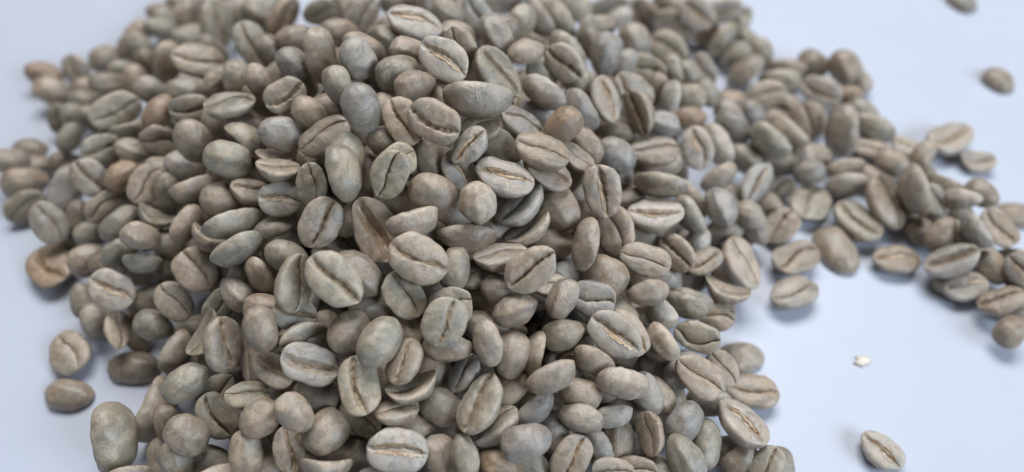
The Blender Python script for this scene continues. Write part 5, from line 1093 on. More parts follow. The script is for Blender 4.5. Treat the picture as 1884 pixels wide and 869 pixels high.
(-17.49,152.33,4.84,0.746,0.345,-0.326,0.467,9.21,1.081,'narrow',3,'v'),
(-13.83,100.19,33.43,0.585,-0.761,0.172,-0.222,9.83,1.051,'curled',4,'g'),
(11.41,77.81,14.37,0.687,-0.518,-0.030,-0.509,9.37,1.026,'open',5,'d'),
(-25.48,116.70,27.33,0.366,0.737,0.255,-0.507,9.95,0.941,'smooth',0,'g'),
(-6.14,148.76,10.42,0.635,-0.379,-0.636,0.223,9.64,0.933,'narrow',1,'t'),
(1.24,156.86,4.13,0.437,-0.844,0.200,-0.240,10.26,1.019,'curled',2,'t'),
(-22.08,138.77,13.38,0.065,0.174,0.709,-0.680,10.05,1.049,'open',3,'p'),
(-58.14,145.94,3.94,0.190,-0.290,-0.894,0.285,9.61,0.983,'smooth',4,'v'),
(34.75,94.55,3.08,0.812,0.267,0.435,-0.282,9.12,1.012,'narrow',5,'g'),
(-48.14,141.70,11.28,0.381,0.509,-0.439,0.635,9.83,1.091,'curled',0,'d'),
(-30.40,112.37,24.09,0.365,0.351,-0.289,-0.813,10.11,1.026,'open',1,'g'),
(-54.57,120.42,14.42,0.316,0.872,0.106,-0.360,9.32,1.033,'smooth',2,'t'),
(12.88,118.04,16.88,0.557,-0.783,-0.106,0.255,9.80,1.044,'narrow',3,'t'),
(-56.01,100.69,16.69,0.723,-0.237,-0.644,-0.079,9.81,0.960,'curled',4,'p'),
(21.41,78.68,7.97,0.458,0.128,-0.193,-0.858,9.76,1.125,'open',5,'v'),
(6.25,93.56,19.54,0.052,-0.796,-0.006,-0.603,9.49,0.938,'smooth',0,'g'),
(-30.29,151.66,9.76,0.181,-0.524,0.482,0.678,10.38,0.957,'narrow',1,'d'),
(-29.94,78.42,22.72,0.353,-0.014,0.192,0.915,9.16,1.072,'curled',2,'g'),
(-68.14,137.13,7.71,0.379,0.201,-0.406,-0.807,9.29,1.017,'open',3,'t'),
(-38.16,89.45,20.31,0.442,0.597,0.381,-0.550,9.55,1.129,'smooth',4,'t'),
(-31.13,74.39,20.34,0.139,0.166,0.096,0.972,10.38,1.040,'narrow',5,'p'),
(7.47,136.50,10.39,0.941,0.275,0.193,0.025,9.16,1.114,'curled',0,'v'),
(-44.66,132.56,10.84,0.318,-0.833,-0.137,0.432,9.11,1.023,'open',1,'g'),
(-4.22,140.41,10.27,0.223,-0.290,-0.396,-0.842,9.81,1.006,'smooth',2,'d'),
(3.93,149.71,9.59,0.836,-0.503,0.157,-0.154,8.98,1.133,'narrow',3,'g'),
(-75.73,118.12,8.86,0.225,0.477,0.409,0.745,9.88,0.980,'curled',4,'t'),
(-14.49,110.12,33.25,0.297,0.053,0.005,-0.953,9.11,1.110,'open',5,'t'),
(1.95,94.19,28.15,0.361,-0.042,-0.929,0.062,9.65,0.949,'smooth',0,'p'),
(-11.56,46.16,7.46,0.276,-0.212,-0.163,0.923,8.86,0.989,'narrow',1,'v'),
(27.74,102.68,5.87,0.420,0.034,0.645,0.638,10.05,1.077,'curled',2,'g'),
(13.11,53.38,4.50,0.420,0.761,0.110,0.482,9.23,0.929,'open',3,'d'),
(-24.08,87.00,29.65,0.554,-0.211,0.304,0.746,9.34,0.972,'smooth',4,'g'),
(1.80,48.78,9.28,0.170,-0.871,-0.210,0.409,10.24,1.095,'narrow',5,'t'),
(-24.90,92.96,29.17,0.363,-0.115,0.871,0.310,9.15,0.952,'curled',0,'t'),
(-33.45,71.45,15.18,0.678,-0.715,0.011,0.169,8.92,1.036,'open',1,'p'),
(-3.55,130.43,21.10,0.116,0.121,0.070,-0.983,9.48,1.092,'smooth',2,'v'),
(-4.12,46.20,4.32,0.875,0.015,0.471,-0.111,9.34,1.013,'narrow',3,'g'),
(-3.46,106.81,31.31,0.283,-0.566,-0.758,-0.157,9.27,1.051,'curled',4,'d'),
(-11.56,137.86,16.82,0.294,-0.203,-0.160,-0.920,9.31,1.000,'open',5,'g'),
(24.35,57.21,3.78,0.124,-0.777,0.583,0.201,10.06,0.929,'smooth',0,'t'),
(-37.94,77.24,15.49,0.125,0.134,0.241,0.953,9.18,0.978,'narrow',1,'t'),
(-75.97,141.72,3.98,0.540,0.828,0.134,0.072,9.42,0.997,'curled',2,'p'),
(20.08,127.77,10.98,0.315,-0.131,0.707,-0.620,9.00,1.132,'open',3,'v'),
(-9.63,164.26,3.37,0.700,0.708,0.046,-0.088,10.36,1.036,'smooth',4,'g'),
(-7.85,97.58,29.49,0.858,-0.358,-0.110,-0.351,10.18,1.130,'narrow',5,'d'),
(-22.23,45.28,6.25,0.428,0.328,-0.825,0.166,10.36,1.079,'curled',0,'g'),
(-53.58,152.23,3.27,0.413,-0.729,0.532,-0.124,9.46,0.950,'open',1,'t'),
(-38.09,140.52,12.76,0.140,-0.266,-0.805,-0.511,10.01,1.027,'smooth',2,'t'),
(-31.13,108.85,29.59,0.755,0.630,0.050,-0.178,9.07,1.020,'narrow',3,'p'),
(-16.14,63.08,17.96,0.175,-0.936,-0.157,0.263,9.00,1.085,'curled',4,'v'),
(-63.89,138.72,3.70,0.625,0.202,0.745,0.114,10.21,0.979,'open',5,'g'),
(-48.84,146.45,5.96,0.623,0.071,-0.173,0.760,9.81,1.052,'smooth',0,'d'),
(-21.69,120.83,26.82,0.849,0.514,-0.113,0.049,9.27,0.967,'narrow',1,'g'),
(-27.95,49.64,7.12,0.822,0.564,0.076,-0.027,10.40,1.039,'curled',2,'t'),
(-39.42,124.67,16.11,0.894,-0.219,0.344,0.186,9.03,1.064,'open',3,'t'),
(-2.12,82.02,22.34,0.732,0.164,0.655,-0.087,9.76,1.125,'smooth',4,'p'),
(-77.26,109.31,4.08,0.320,0.858,0.310,-0.253,10.12,0.991,'narrow',5,'v'),
(21.53,108.58,10.97,0.598,-0.305,-0.172,-0.721,9.93,1.007,'curled',0,'g'),
(-40.52,49.25,4.14,0.594,0.567,0.561,0.108,10.29,1.033,'open',1,'d'),
(35.01,123.19,7.64,0.658,0.041,-0.401,-0.636,9.32,1.030,'smooth',2,'g'),
(23.54,136.34,9.90,0.114,-0.406,0.882,0.212,9.93,1.062,'narrow',3,'t'),
(-43.19,62.61,10.65,0.463,0.200,-0.364,0.783,9.22,1.025,'curled',4,'t'),
(-35.11,65.24,17.14,0.616,0.661,0.386,-0.185,9.72,1.070,'open',5,'p'),
(9.10,48.78,5.59,0.768,-0.474,0.402,-0.154,9.56,1.112,'smooth',0,'v'),
(-57.42,92.29,14.39,0.190,-0.006,0.805,-0.562,10.12,1.125,'narrow',1,'g'),
(9.85,109.12,19.84,0.628,0.342,-0.091,-0.693,8.84,0.935,'curled',2,'d'),
(3.33,129.81,14.54,0.547,-0.206,0.572,0.575,9.01,0.984,'open',3,'g'),
(-45.66,157.80,3.89,0.829,-0.264,-0.465,0.164,10.06,0.983,'smooth',4,'t'),
(14.95,132.09,10.01,0.117,0.748,-0.172,-0.630,9.98,1.045,'narrow',5,'t'),
(20.54,122.45,10.46,0.327,0.287,-0.862,0.259,9.98,0.927,'curled',0,'p'),
(-18.14,67.93,11.03,0.539,-0.193,-0.407,-0.712,9.86,0.966,'open',1,'v'),
(-4.63,109.21,18.34,0.158,0.882,0.171,0.409,9.78,1.071,'smooth',2,'g'),
(-2.38,77.07,12.55,0.609,-0.160,-0.752,-0.195,9.74,1.046,'narrow',3,'d'),
(19.34,61.02,3.43,0.722,0.391,0.407,-0.399,9.24,0.931,'curled',4,'g'),
(-50.81,93.70,10.41,0.536,0.722,-0.366,0.240,9.80,0.989,'open',5,'t'),
(-49.61,115.10,14.59,0.728,-0.207,0.381,0.531,9.58,1.122,'smooth',0,'t'),
(-62.94,121.38,8.01,0.558,0.774,-0.105,0.280,9.32,1.069,'narrow',1,'p'),
(20.31,130.01,3.05,0.104,0.631,0.254,-0.725,9.86,1.014,'curled',2,'v'),
(-13.70,136.59,10.82,0.467,-0.735,-0.444,0.213,9.42,1.101,'open',3,'g'),
(-36.63,98.69,22.28,0.217,0.920,0.252,0.209,9.53,1.092,'smooth',4,'d'),
(0.45,60.24,6.25,0.300,-0.348,-0.867,-0.192,9.53,0.994,'narrow',5,'g'),
(-30.78,65.62,4.94,0.581,0.732,0.335,0.119,9.60,1.114,'curled',0,'t'),
(-21.86,58.43,7.51,0.139,0.351,-0.641,-0.668,9.78,0.970,'open',1,'t'),
(7.12,127.38,6.60,0.377,0.507,0.308,0.712,9.62,0.943,'smooth',2,'p'),
(-26.53,134.41,7.07,0.114,-0.837,-0.486,0.224,9.16,1.009,'narrow',3,'v'),
(-29.41,121.92,14.74,0.403,0.266,0.040,-0.875,10.28,1.075,'curled',4,'g'),
(-0.92,69.11,10.84,0.093,0.795,0.286,-0.527,9.53,1.052,'open',5,'d'),
(-22.86,108.23,19.30,0.801,-0.279,0.385,0.363,9.32,1.072,'smooth',0,'g'),
(1.87,121.58,11.95,0.928,-0.093,-0.044,0.358,9.00,0.923,'narrow',1,'t'),
(13.73,115.59,11.70,0.891,-0.237,-0.013,-0.386,8.94,1.038,'curled',2,'t'),
(-7.03,89.21,19.65,0.518,-0.265,0.745,0.326,10.26,0.923,'open',3,'p'),
(12.34,77.41,7.52,0.223,0.373,0.256,0.863,9.04,0.946,'smooth',4,'v'),
(-43.42,97.78,14.09,0.457,-0.452,-0.380,0.665,9.84,1.060,'narrow',5,'g'),
(-38.40,119.28,11.42,0.693,0.338,-0.633,0.070,9.19,0.978,'curled',0,'d'),
(-21.99,100.27,23.22,0.588,0.463,0.448,-0.489,9.33,1.059,'open',1,'g'),
(-33.14,89.20,18.50,0.410,-0.579,-0.026,0.704,9.60,1.009,'smooth',2,'t'),
(-12.21,77.72,18.54,0.380,0.381,0.550,0.639,10.12,0.979,'narrow',3,'t'),
(1.52,111.21,14.67,0.322,0.774,0.329,0.434,9.61,0.959,'curled',4,'p'),
(8.89,65.86,4.69,0.128,-0.390,0.208,-0.888,8.92,1.113,'open',5,'v'),
(-14.69,106.68,24.89,0.658,-0.155,-0.658,0.330,9.26,0.984,'smooth',0,'g'),
(-39.81,66.74,5.45,0.122,0.579,-0.781,-0.201,10.29,0.983,'narrow',1,'d'),
(14.49,147.31,3.86,0.134,0.518,0.408,-0.740,9.46,1.001,'curled',2,'g'),
(-65.64,126.43,4.13,0.607,-0.370,0.697,-0.090,9.58,1.055,'open',3,'t'),
(-11.75,142.67,4.06,0.263,0.860,0.421,0.122,9.90,1.073,'smooth',4,'t'),
(-11.37,63.76,7.03,0.084,0.534,0.038,0.840,9.26,0.955,'narrow',5,'p'),
(-16.96,120.93,15.67,0.953,-0.187,-0.236,-0.033,9.99,1.060,'curled',0,'v'),
(-14.23,94.64,24.72,0.191,0.117,0.787,-0.575,8.90,1.070,'open',1,'g'),
(-51.26,132.47,5.31,0.835,-0.472,0.259,-0.117,9.34,1.006,'smooth',2,'d'),
(11.73,103.03,8.43,0.464,-0.594,-0.595,-0.279,9.63,1.092,'narrow',3,'g'),
(-63.42,104.59,7.50,0.317,-0.198,0.876,-0.303,9.64,1.020,'curled',4,'t'),
(-40.68,102.09,17.93,0.256,0.057,0.007,0.965,9.78,1.119,'open',5,'t'),
(-38.27,129.29,10.62,0.039,-0.555,-0.559,-0.615,8.96,1.043,'smooth',0,'p'),
(-57.41,110.84,5.61,0.861,-0.025,0.105,0.497,8.84,1.055,'narrow',1,'v'),
(-1.09,53.28,6.03,0.957,-0.170,0.203,0.115,9.55,1.132,'curled',2,'g'),
(-15.76,85.08,20.46,0.096,0.597,-0.683,0.409,10.32,0.974,'open',3,'d'),
(-18.48,139.19,3.73,0.009,0.524,0.657,0.542,10.13,1.074,'smooth',4,'g'),
(13.62,87.51,13.04,0.605,0.217,0.374,0.668,9.75,1.061,'narrow',5,'t'),
(-19.41,113.22,20.57,0.069,-0.438,0.816,0.371,9.64,0.984,'curled',0,'t'),
(-32.93,105.03,28.29,0.168,0.315,0.566,-0.743,9.91,1.079,'open',1,'p'),
(15.64,87.27,5.30,0.773,-0.598,-0.083,-0.193,9.72,1.098,'smooth',2,'v'),
(-43.74,79.52,11.02,0.531,-0.566,-0.610,-0.157,8.86,1.094,'narrow',3,'g'),
(-5.47,60.33,5.14,0.976,0.079,0.196,-0.060,9.06,0.992,'curled',4,'d'),
(19.48,94.50,8.54,0.478,-0.246,-0.836,-0.111,10.36,0.937,'open',5,'g'),
(-28.95,91.75,16.67,0.775,0.083,-0.562,0.277,9.21,0.998,'smooth',0,'t'),
(-32.41,139.88,3.83,0.270,0.277,0.517,0.764,9.46,0.990,'narrow',1,'t'),
(-38.77,91.00,11.14,0.621,0.338,0.706,-0.053,9.42,1.090,'curled',2,'p'),
(-11.57,116.55,19.60,0.847,0.395,0.237,-0.264,9.29,1.091,'open',3,'v'),
(-34.50,81.01,9.43,0.619,-0.214,-0.674,0.341,9.87,1.078,'smooth',4,'g'),
(-61.72,98.45,3.99,0.034,-0.701,-0.615,0.359,9.03,0.985,'narrow',5,'d'),
(-26.74,84.73,18.67,0.337,-0.746,-0.050,-0.572,9.59,0.977,'curled',0,'g'),
(-28.35,72.81,10.06,0.537,-0.124,0.272,-0.789,8.92,1.107,'open',1,'t'),
(-57.13,94.08,6.22,0.379,-0.452,0.581,-0.560,9.19,1.003,'smooth',2,'t'),
(-7.89,133.18,9.16,0.012,0.326,-0.605,0.726,9.17,0.925,'narrow',3,'p'),
(-20.24,78.60,15.01,0.433,0.253,0.777,-0.380,9.22,1.105,'curled',4,'v'),
(-65.57,115.17,7.39,0.987,0.115,0.063,-0.092,9.50,1.108,'open',5,'g'),
(-2.59,132.81,11.79,0.700,-0.492,0.015,0.518,9.81,1.068,'smooth',0,'d'),
(-40.83,84.36,9.36,0.079,0.990,-0.019,-0.117,9.54,1.060,'narrow',1,'g'),
(11.16,95.28,9.19,0.090,-0.991,-0.099,0.024,9.01,0.920,'curled',2,'t'),
(6.51,139.06,3.98,0.051,0.919,0.057,-0.387,9.46,0.960,'open',3,'t'),
(29.95,128.54,3.53,0.722,-0.451,0.197,-0.486,9.08,1.045,'smooth',4,'p'),
(-29.72,58.22,3.51,0.109,0.493,0.006,-0.863,9.46,0.991,'narrow',5,'v'),
(-59.67,129.35,4.64,0.785,-0.467,-0.393,0.105,10.37,1.050,'curled',0,'g'),
(19.88,116.22,7.03,0.276,-0.954,-0.113,0.005,9.18,0.924,'open',1,'d'),
(15.68,67.49,4.75,0.477,-0.493,-0.017,-0.728,9.83,0.975,'smooth',2,'g'),
(-48.95,108.89,12.01,0.146,0.803,-0.572,-0.078,9.98,1.035,'narrow',3,'t'),
(-1.53,93.78,19.53,0.280,-0.939,-0.089,-0.180,10.06,1.120,'curled',4,'t'),
(-31.04,145.58,4.30,0.413,-0.090,0.339,0.841,9.98,0.931,'open',5,'p'),
(-58.43,134.94,3.67,0.868,0.475,0.110,0.092,9.17,1.062,'smooth',0,'v'),
(14.56,109.07,12.16,0.358,0.018,-0.482,-0.799,9.85,0.920,'narrow',1,'g'),
(-0.22,87.50,15.42,0.864,-0.321,0.235,-0.308,10.29,1.099,'curled',2,'d'),
(19.42,95.03,3.15,0.905,0.136,0.274,0.297,9.15,1.126,'open',3,'g'),
(9.65,122.77,8.51,0.597,-0.704,0.180,0.339,8.81,0.943,'smooth',4,'t'),
(-53.54,121.60,7.90,0.447,0.850,-0.226,-0.164,9.77,1.122,'narrow',5,'t'),
(-22.67,130.47,10.85,0.470,-0.446,0.096,-0.756,8.94,1.103,'curled',0,'p'),
(-9.21,125.33,13.52,0.177,0.793,0.399,-0.425,10.12,1.086,'open',1,'v'),
(-38.22,59.39,5.03,0.440,0.324,0.762,-0.348,9.50,1.069,'smooth',2,'g'),
(-2.76,123.65,12.88,0.472,0.059,-0.415,-0.776,10.27,1.004,'narrow',3,'d'),
(-28.26,114.49,18.51,0.071,-0.342,0.591,0.727,8.81,0.961,'curled',4,'g'),
(25.63,120.53,4.58,0.021,0.120,0.498,0.859,10.36,1.037,'open',5,'t'),
(-55.91,101.83,8.36,0.368,0.754,0.538,-0.090,8.85,0.984,'smooth',0,'t'),
(-29.86,128.62,12.94,0.564,-0.795,-0.178,-0.136,10.02,0.958,'narrow',1,'p'),
(-17.31,128.23,10.73,0.080,-0.894,0.345,0.273,9.90,1.069,'curled',2,'v'),
(-6.00,103.95,23.81,0.123,0.582,0.803,0.036,9.61,1.051,'open',3,'g'),
(4.46,102.71,16.77,0.226,0.623,0.149,0.733,9.29,1.080,'smooth',4,'d'),
(-14.69,54.29,3.37,0.710,-0.371,0.581,0.148,10.06,1.073,'narrow',5,'g'),
(3.81,77.94,16.74,0.061,0.206,0.853,-0.476,9.62,0.983,'curled',0,'t'),
(-31.98,99.11,17.36,0.785,0.522,0.333,-0.024,9.50,1.124,'open',1,'t'),
(9.33,72.79,6.35,0.316,-0.455,-0.411,-0.724,9.97,0.924,'smooth',2,'p'),
(-20.94,117.97,18.30,0.068,0.167,0.025,-0.983,10.16,0.933,'narrow',3,'v'),
(-7.14,80.24,20.24,0.531,-0.174,-0.829,0.021,9.10,1.089,'curled',4,'g'),
(10.15,100.08,13.58,0.570,-0.788,0.036,-0.230,8.98,1.134,'open',5,'d'),
(-43.12,117.88,11.02,0.054,-0.627,-0.617,0.472,8.97,0.999,'smooth',0,'g'),
(34.28,115.39,3.03,0.255,0.378,-0.789,0.411,8.98,0.988,'narrow',1,'t'),
(-2.04,101.93,17.67,0.558,0.498,-0.654,0.112,9.24,0.976,'curled',2,'t'),
(-32.51,83.78,15.41,0.804,-0.101,0.199,0.551,10.10,0.975,'open',3,'p'),
(-51.09,81.09,4.65,0.075,-0.474,-0.854,-0.202,9.92,0.963,'smooth',4,'v'),
(-27.85,122.65,9.78,0.111,-0.594,0.797,0.022,9.14,0.946,'narrow',5,'g'),
(-47.06,113.39,7.21,0.964,-0.252,-0.080,0.033,9.14,1.074,'curled',0,'d'),
(-3.30,89.36,7.07,0.597,-0.464,0.566,-0.328,9.96,1.020,'open',1,'g'),
(9.93,109.22,14.14,0.712,-0.368,0.071,0.594,8.88,1.005,'smooth',2,'t'),
(-31.93,72.89,3.68,0.583,0.305,-0.700,-0.278,9.28,1.059,'narrow',3,'t'),
(-29.52,105.95,12.91,0.045,-0.035,0.106,0.993,10.12,0.975,'curled',4,'p'),
(-5.53,108.83,3.78,0.480,-0.810,-0.288,-0.173,10.26,0.941,'open',5,'v'),
(-35.20,136.26,8.01,0.661,-0.087,0.167,-0.727,10.14,1.040,'smooth',0,'g'),
(-30.96,58.83,9.06,0.759,0.020,0.376,-0.532,9.14,0.962,'narrow',1,'d'),
(-16.22,105.70,9.47,0.010,0.669,-0.507,0.544,10.18,0.953,'curled',2,'g'),
(-15.03,116.18,5.20,0.067,-0.616,0.718,-0.317,9.83,1.133,'open',3,'t'),
(-49.30,109.14,16.66,0.305,0.149,-0.610,-0.716,10.16,1.033,'smooth',4,'t'),
(-42.56,121.25,6.24,0.157,0.371,0.475,-0.782,9.05,1.062,'narrow',5,'p'),
(-36.05,129.93,3.57,0.480,-0.732,-0.432,-0.216,8.82,1.087,'curled',0,'v'),
(-45.58,136.95,8.40,0.448,-0.472,-0.417,-0.635,9.60,1.046,'open',1,'g'),
(-11.44,106.29,14.24,0.501,-0.242,-0.183,-0.810,9.97,0.921,'smooth',2,'d'),
(-19.45,98.59,14.62,0.893,-0.314,-0.191,-0.260,10.15,1.075,'narrow',3,'g'),
(-30.23,104.31,22.27,0.826,0.412,-0.050,0.382,9.45,1.020,'curled',4,'t'),
(-42.33,113.59,12.36,0.539,-0.789,0.257,0.145,9.23,0.928,'open',5,'t'),
(-32.53,90.60,8.13,0.541,0.137,-0.200,0.805,8.81,1.016,'smooth',0,'p'),
(-13.77,101.75,9.22,0.016,-0.239,0.553,0.798,9.91,1.089,'narrow',1,'v'),
(-21.51,104.48,11.82,0.104,0.322,0.525,0.781,9.18,1.019,'curled',2,'g'),
(-38.54,108.73,8.42,0.247,-0.494,-0.796,-0.247,9.32,0.999,'open',3,'d'),
(-69.80,94.43,5.75,0.196,-0.366,0.802,-0.430,9.34,0.924,'smooth',4,'g'),
(-7.08,62.89,10.66,0.956,-0.071,0.095,-0.268,9.28,0.924,'narrow',5,'t'),
(15.35,106.49,7.07,0.352,0.333,0.678,-0.553,9.89,0.995,'curled',0,'t'),
(0.44,106.93,19.92,0.335,0.786,-0.428,0.295,10.33,0.974,'open',1,'p'),
(-22.11,73.15,22.58,0.226,-0.805,0.525,-0.160,9.24,1.004,'smooth',2,'v'),
(-24.34,89.53,8.15,0.243,0.549,0.106,-0.793,8.81,1.051,'narrow',3,'g'),
(-13.02,86.17,10.81,0.043,0.293,0.801,-0.521,10.28,1.112,'curled',4,'d'),
(-15.57,84.58,5.25,0.313,-0.160,-0.353,-0.867,9.30,0.927,'open',5,'g'),
(-19.86,104.60,17.42,0.675,-0.574,-0.244,0.394,9.55,1.106,'smooth',0,'t'),
(10.14,113.35,10.05,0.625,-0.524,0.539,0.208,9.68,1.001,'narrow',1,'t'),
(-18.55,91.67,20.75,0.071,0.224,-0.155,0.960,8.80,1.092,'curled',2,'p'),
(-14.79,109.86,18.43,0.347,-0.372,0.730,-0.456,9.13,1.079,'open',3,'v'),
(-37.56,96.25,6.74,0.778,-0.543,0.316,-0.005,10.08,1.076,'smooth',4,'g'),
(-5.78,68.34,6.79,0.557,-0.219,-0.640,-0.482,9.50,1.007,'narrow',5,'d'),
(-33.43,119.28,4.83,0.426,0.577,-0.675,-0.171,10.29,0.947,'curled',0,'g'),
(-8.01,97.36,19.69,0.027,-0.883,0.243,-0.401,9.72,1.039,'open',1,'t'),
(-16.67,127.08,4.46,0.513,-0.084,-0.544,-0.659,9.76,1.044,'smooth',2,'t'),
(-36.27,112.04,15.75,0.137,0.438,0.002,0.888,10.31,0.967,'narrow',3,'p'),
(21.44,66.61,7.37,0.649,-0.477,0.579,0.125,9.43,1.032,'curled',4,'v'),
(-29.69,126.00,5.04,0.184,-0.553,0.283,-0.762,9.88,1.076,'open',5,'g'),
(-8.90,98.51,4.45,0.708,-0.220,0.281,0.609,10.17,0.994,'smooth',0,'d'),
(-19.81,91.40,15.53,0.119,-0.728,0.638,-0.220,9.58,0.995,'narrow',1,'g'),
(9.04,95.56,3.78,0.290,-0.402,0.841,0.215,9.35,1.066,'curled',2,'t'),
(-0.70,68.63,16.83,0.529,-0.527,-0.154,-0.647,9.91,1.025,'open',3,'t'),
(6.86,89.81,5.63,0.494,0.855,-0.117,-0.110,9.61,0.970,'smooth',4,'p'),
(1.16,100.67,12.22,0.300,0.267,-0.176,0.899,9.22,0.921,'narrow',5,'v'),
(-62.04,128.30,11.41,0.517,0.135,0.631,-0.562,10.08,0.971,'curled',0,'g'),
(3.11,120.74,3.54,0.298,-0.137,-0.907,-0.266,10.40,1.129,'open',1,'d'),
(-66.92,108.48,4.74,0.570,0.749,0.306,-0.143,10.16,1.028,'smooth',2,'g'),
(13.01,124.50,6.00,0.789,0.261,-0.171,-0.529,9.75,0.942,'narrow',3,'t'),
(11.73,80.77,3.72,0.327,-0.894,0.232,-0.199,9.20,1.070,'curled',4,'t'),
(-6.33,121.54,9.03,0.834,0.263,0.427,-0.232,10.37,0.957,'open',5,'p'),
(4.38,77.75,3.38,0.590,-0.739,-0.001,0.326,9.77,0.934,'smooth',0,'v'),
(-14.15,93.59,5.08,0.182,-0.623,0.761,0.000,10.18,1.004,'narrow',1,'g'),
(-31.85,84.48,4.37,0.743,0.130,-0.656,0.030,9.18,0.945,'curled',2,'d'),
(-12.83,79.83,7.16,0.649,-0.597,-0.344,0.322,10.05,1.120,'open',3,'g'),
(-14.51,92.62,10.39,0.125,0.438,-0.199,0.868,9.94,0.983,'smooth',4,'t'),
(-63.52,112.77,3.37,0.049,-0.010,-0.986,-0.157,9.14,1.087,'narrow',5,'t'),
(-5.83,82.49,5.98,0.089,0.078,0.877,-0.466,9.39,0.986,'curled',0,'p'),
(-26.34,96.39,25.22,0.136,0.402,-0.652,-0.628,9.85,1.091,'open',1,'v'),
(-28.72,159.74,3.09,0.407,-0.448,-0.589,-0.536,9.74,0.952,'smooth',2,'g'),
(-9.49,70.16,7.85,0.157,-0.897,-0.363,0.199,10.05,1.107,'narrow',3,'d'),
(0.10,94.53,6.81,0.271,-0.178,0.259,0.910,10.15,0.985,'curled',4,'g'),
(-46.46,67.18,3.51,0.261,0.930,-0.176,0.192,9.15,1.068,'open',5,'t'),
(-20.61,73.27,6.18,0.413,0.713,-0.235,0.515,9.12,0.966,'smooth',0,'t'),
(-5.22,99.24,10.15,0.723,-0.613,0.181,0.261,9.08,1.103,'narrow',1,'p'),
(3.61,77.52,11.65,0.803,-0.432,0.393,-0.113,9.20,1.099,'curled',2,'v'),
(-36.83,135.73,3.11,0.932,-0.296,-0.020,-0.206,9.59,1.061,'open',3,'g'),
(-3.49,104.84,9.00,0.007,0.790,0.589,-0.168,8.83,1.076,'smooth',4,'d'),
(-27.80,54.23,3.38,0.782,-0.418,-0.017,0.463,8.96,0.923,'narrow',5,'g'),
(-32.32,102.67,8.37,0.723,0.278,0.330,-0.540,9.36,0.977,'curled',0,'t'),
(-51.00,125.95,4.01,0.284,0.137,-0.838,-0.445,8.96,1.125,'open',1,'t'),
(8.37,104.22,3.54,0.020,-0.544,0.418,0.728,9.08,0.934,'smooth',2,'p'),
(9.30,82.93,14.48,0.570,-0.647,0.443,-0.245,9.59,1.108,'narrow',3,'v'),
(-13.14,76.47,12.80,0.238,-0.323,0.774,-0.491,10.17,0.974,'curled',4,'g'),
(-19.45,106.08,24.74,0.502,0.842,0.079,0.180,8.99,0.955,'open',5,'d'),
(-38.49,76.51,3.56,0.621,-0.635,-0.233,-0.396,9.28,1.090,'smooth',0,'g'),
(4.95,105.23,11.03,0.750,0.641,0.031,-0.162,9.50,1.086,'narrow',1,'t'),
(-5.72,86.68,13.41,0.143,-0.084,-0.638,-0.752,9.22,0.976,'curled',2,'t'),
(0.40,84.75,6.95,0.412,0.885,-0.135,0.172,9.32,0.965,'open',3,'p'),
(-9.02,111.09,18.90,0.146,-0.547,-0.757,0.326,9.98,1.040,'smooth',4,'v'),
(-32.08,110.69,11.24,0.160,-0.427,0.730,-0.508,9.95,1.000,'narrow',5,'g'),
(-36.05,108.00,20.59,0.170,-0.217,0.663,0.696,9.82,0.942,'curled',0,'d'),
(-41.61,80.81,3.62,0.292,0.452,-0.621,0.569,9.44,1.062,'open',1,'g'),
(-13.56,90.82,23.36,0.325,0.633,0.660,-0.242,8.82,1.113,'smooth',2,'t'),
(-71.26,121.15,3.22,0.514,-0.169,-0.141,-0.829,9.42,1.132,'narrow',3,'t'),
(2.03,115.48,10.07,0.544,0.717,0.300,-0.316,10.19,1.030,'curled',4,'p'),
(-9.74,97.31,9.44,0.342,0.782,-0.474,-0.215,9.48,1.114,'open',5,'v'),
(-50.84,116.62,3.58,0.515,-0.632,-0.445,0.371,9.24,1.063,'smooth',0,'g'),
(3.47,111.45,7.22,0.008,-0.084,-0.253,-0.964,9.80,0.955,'narrow',1,'d'),
(-6.86,86.59,5.49,0.257,0.660,-0.511,0.487,9.60,1.008,'curled',2,'g'),
(15.11,110.18,17.73,0.768,-0.187,-0.291,0.538,9.99,1.092,'open',3,'t'),
(-18.20,88.87,6.17,0.616,0.171,0.464,-0.614,8.94,0.957,'smooth',4,'t'),
(-26.46,99.82,8.70,0.025,-0.013,-0.999,-0.046,9.09,1.100,'narrow',5,'p'),
(-47.00,139.24,7.07,0.629,0.695,0.334,-0.098,9.36,1.096,'curled',0,'v'),
(-25.06,104.46,3.58,0.367,0.905,0.120,-0.178,8.94,1.105,'open',1,'g'),
(-4.16,113.16,5.31,0.482,-0.164,0.761,0.402,9.84,1.056,'smooth',2,'d'),
(-54.23,97.96,3.84,0.716,0.415,-0.358,0.433,9.00,0.979,'narrow',3,'g'),
(-23.21,76.88,9.44,0.552,0.764,0.287,-0.174,10.12,1.097,'curled',4,'t'),
(-46.27,108.18,3.50,0.622,-0.395,0.676,0.003,9.41,1.010,'open',5,'t'),
(-19.10,115.94,10.52,0.052,0.834,-0.459,0.300,10.10,0.944,'smooth',0,'p'),
(5.55,69.93,5.94,0.253,0.543,0.017,0.801,9.50,1.071,'narrow',1,'v'),
(-22.20,83.43,14.13,0.297,0.689,0.661,0.027,9.33,1.019,'curled',2,'g'),
(-18.82,97.37,4.90,0.072,0.423,-0.451,0.782,9.56,1.031,'open',3,'d'),
(-4.22,130.80,9.59,0.891,-0.300,-0.231,-0.249,9.91,1.065,'smooth',4,'g'),
(-43.76,91.12,14.71,0.283,0.919,-0.191,0.199,9.33,1.057,'narrow',5,'t'),
(9.54,150.35,5.63,0.456,-0.581,-0.142,-0.660,10.09,0.947,'curled',0,'t'),
(-32.26,97.71,4.12,0.080,-0.841,0.292,-0.448,9.62,0.956,'open',1,'p'),
(-21.28,72.02,13.43,0.536,0.603,-0.527,-0.267,10.06,0.971,'smooth',2,'v'),
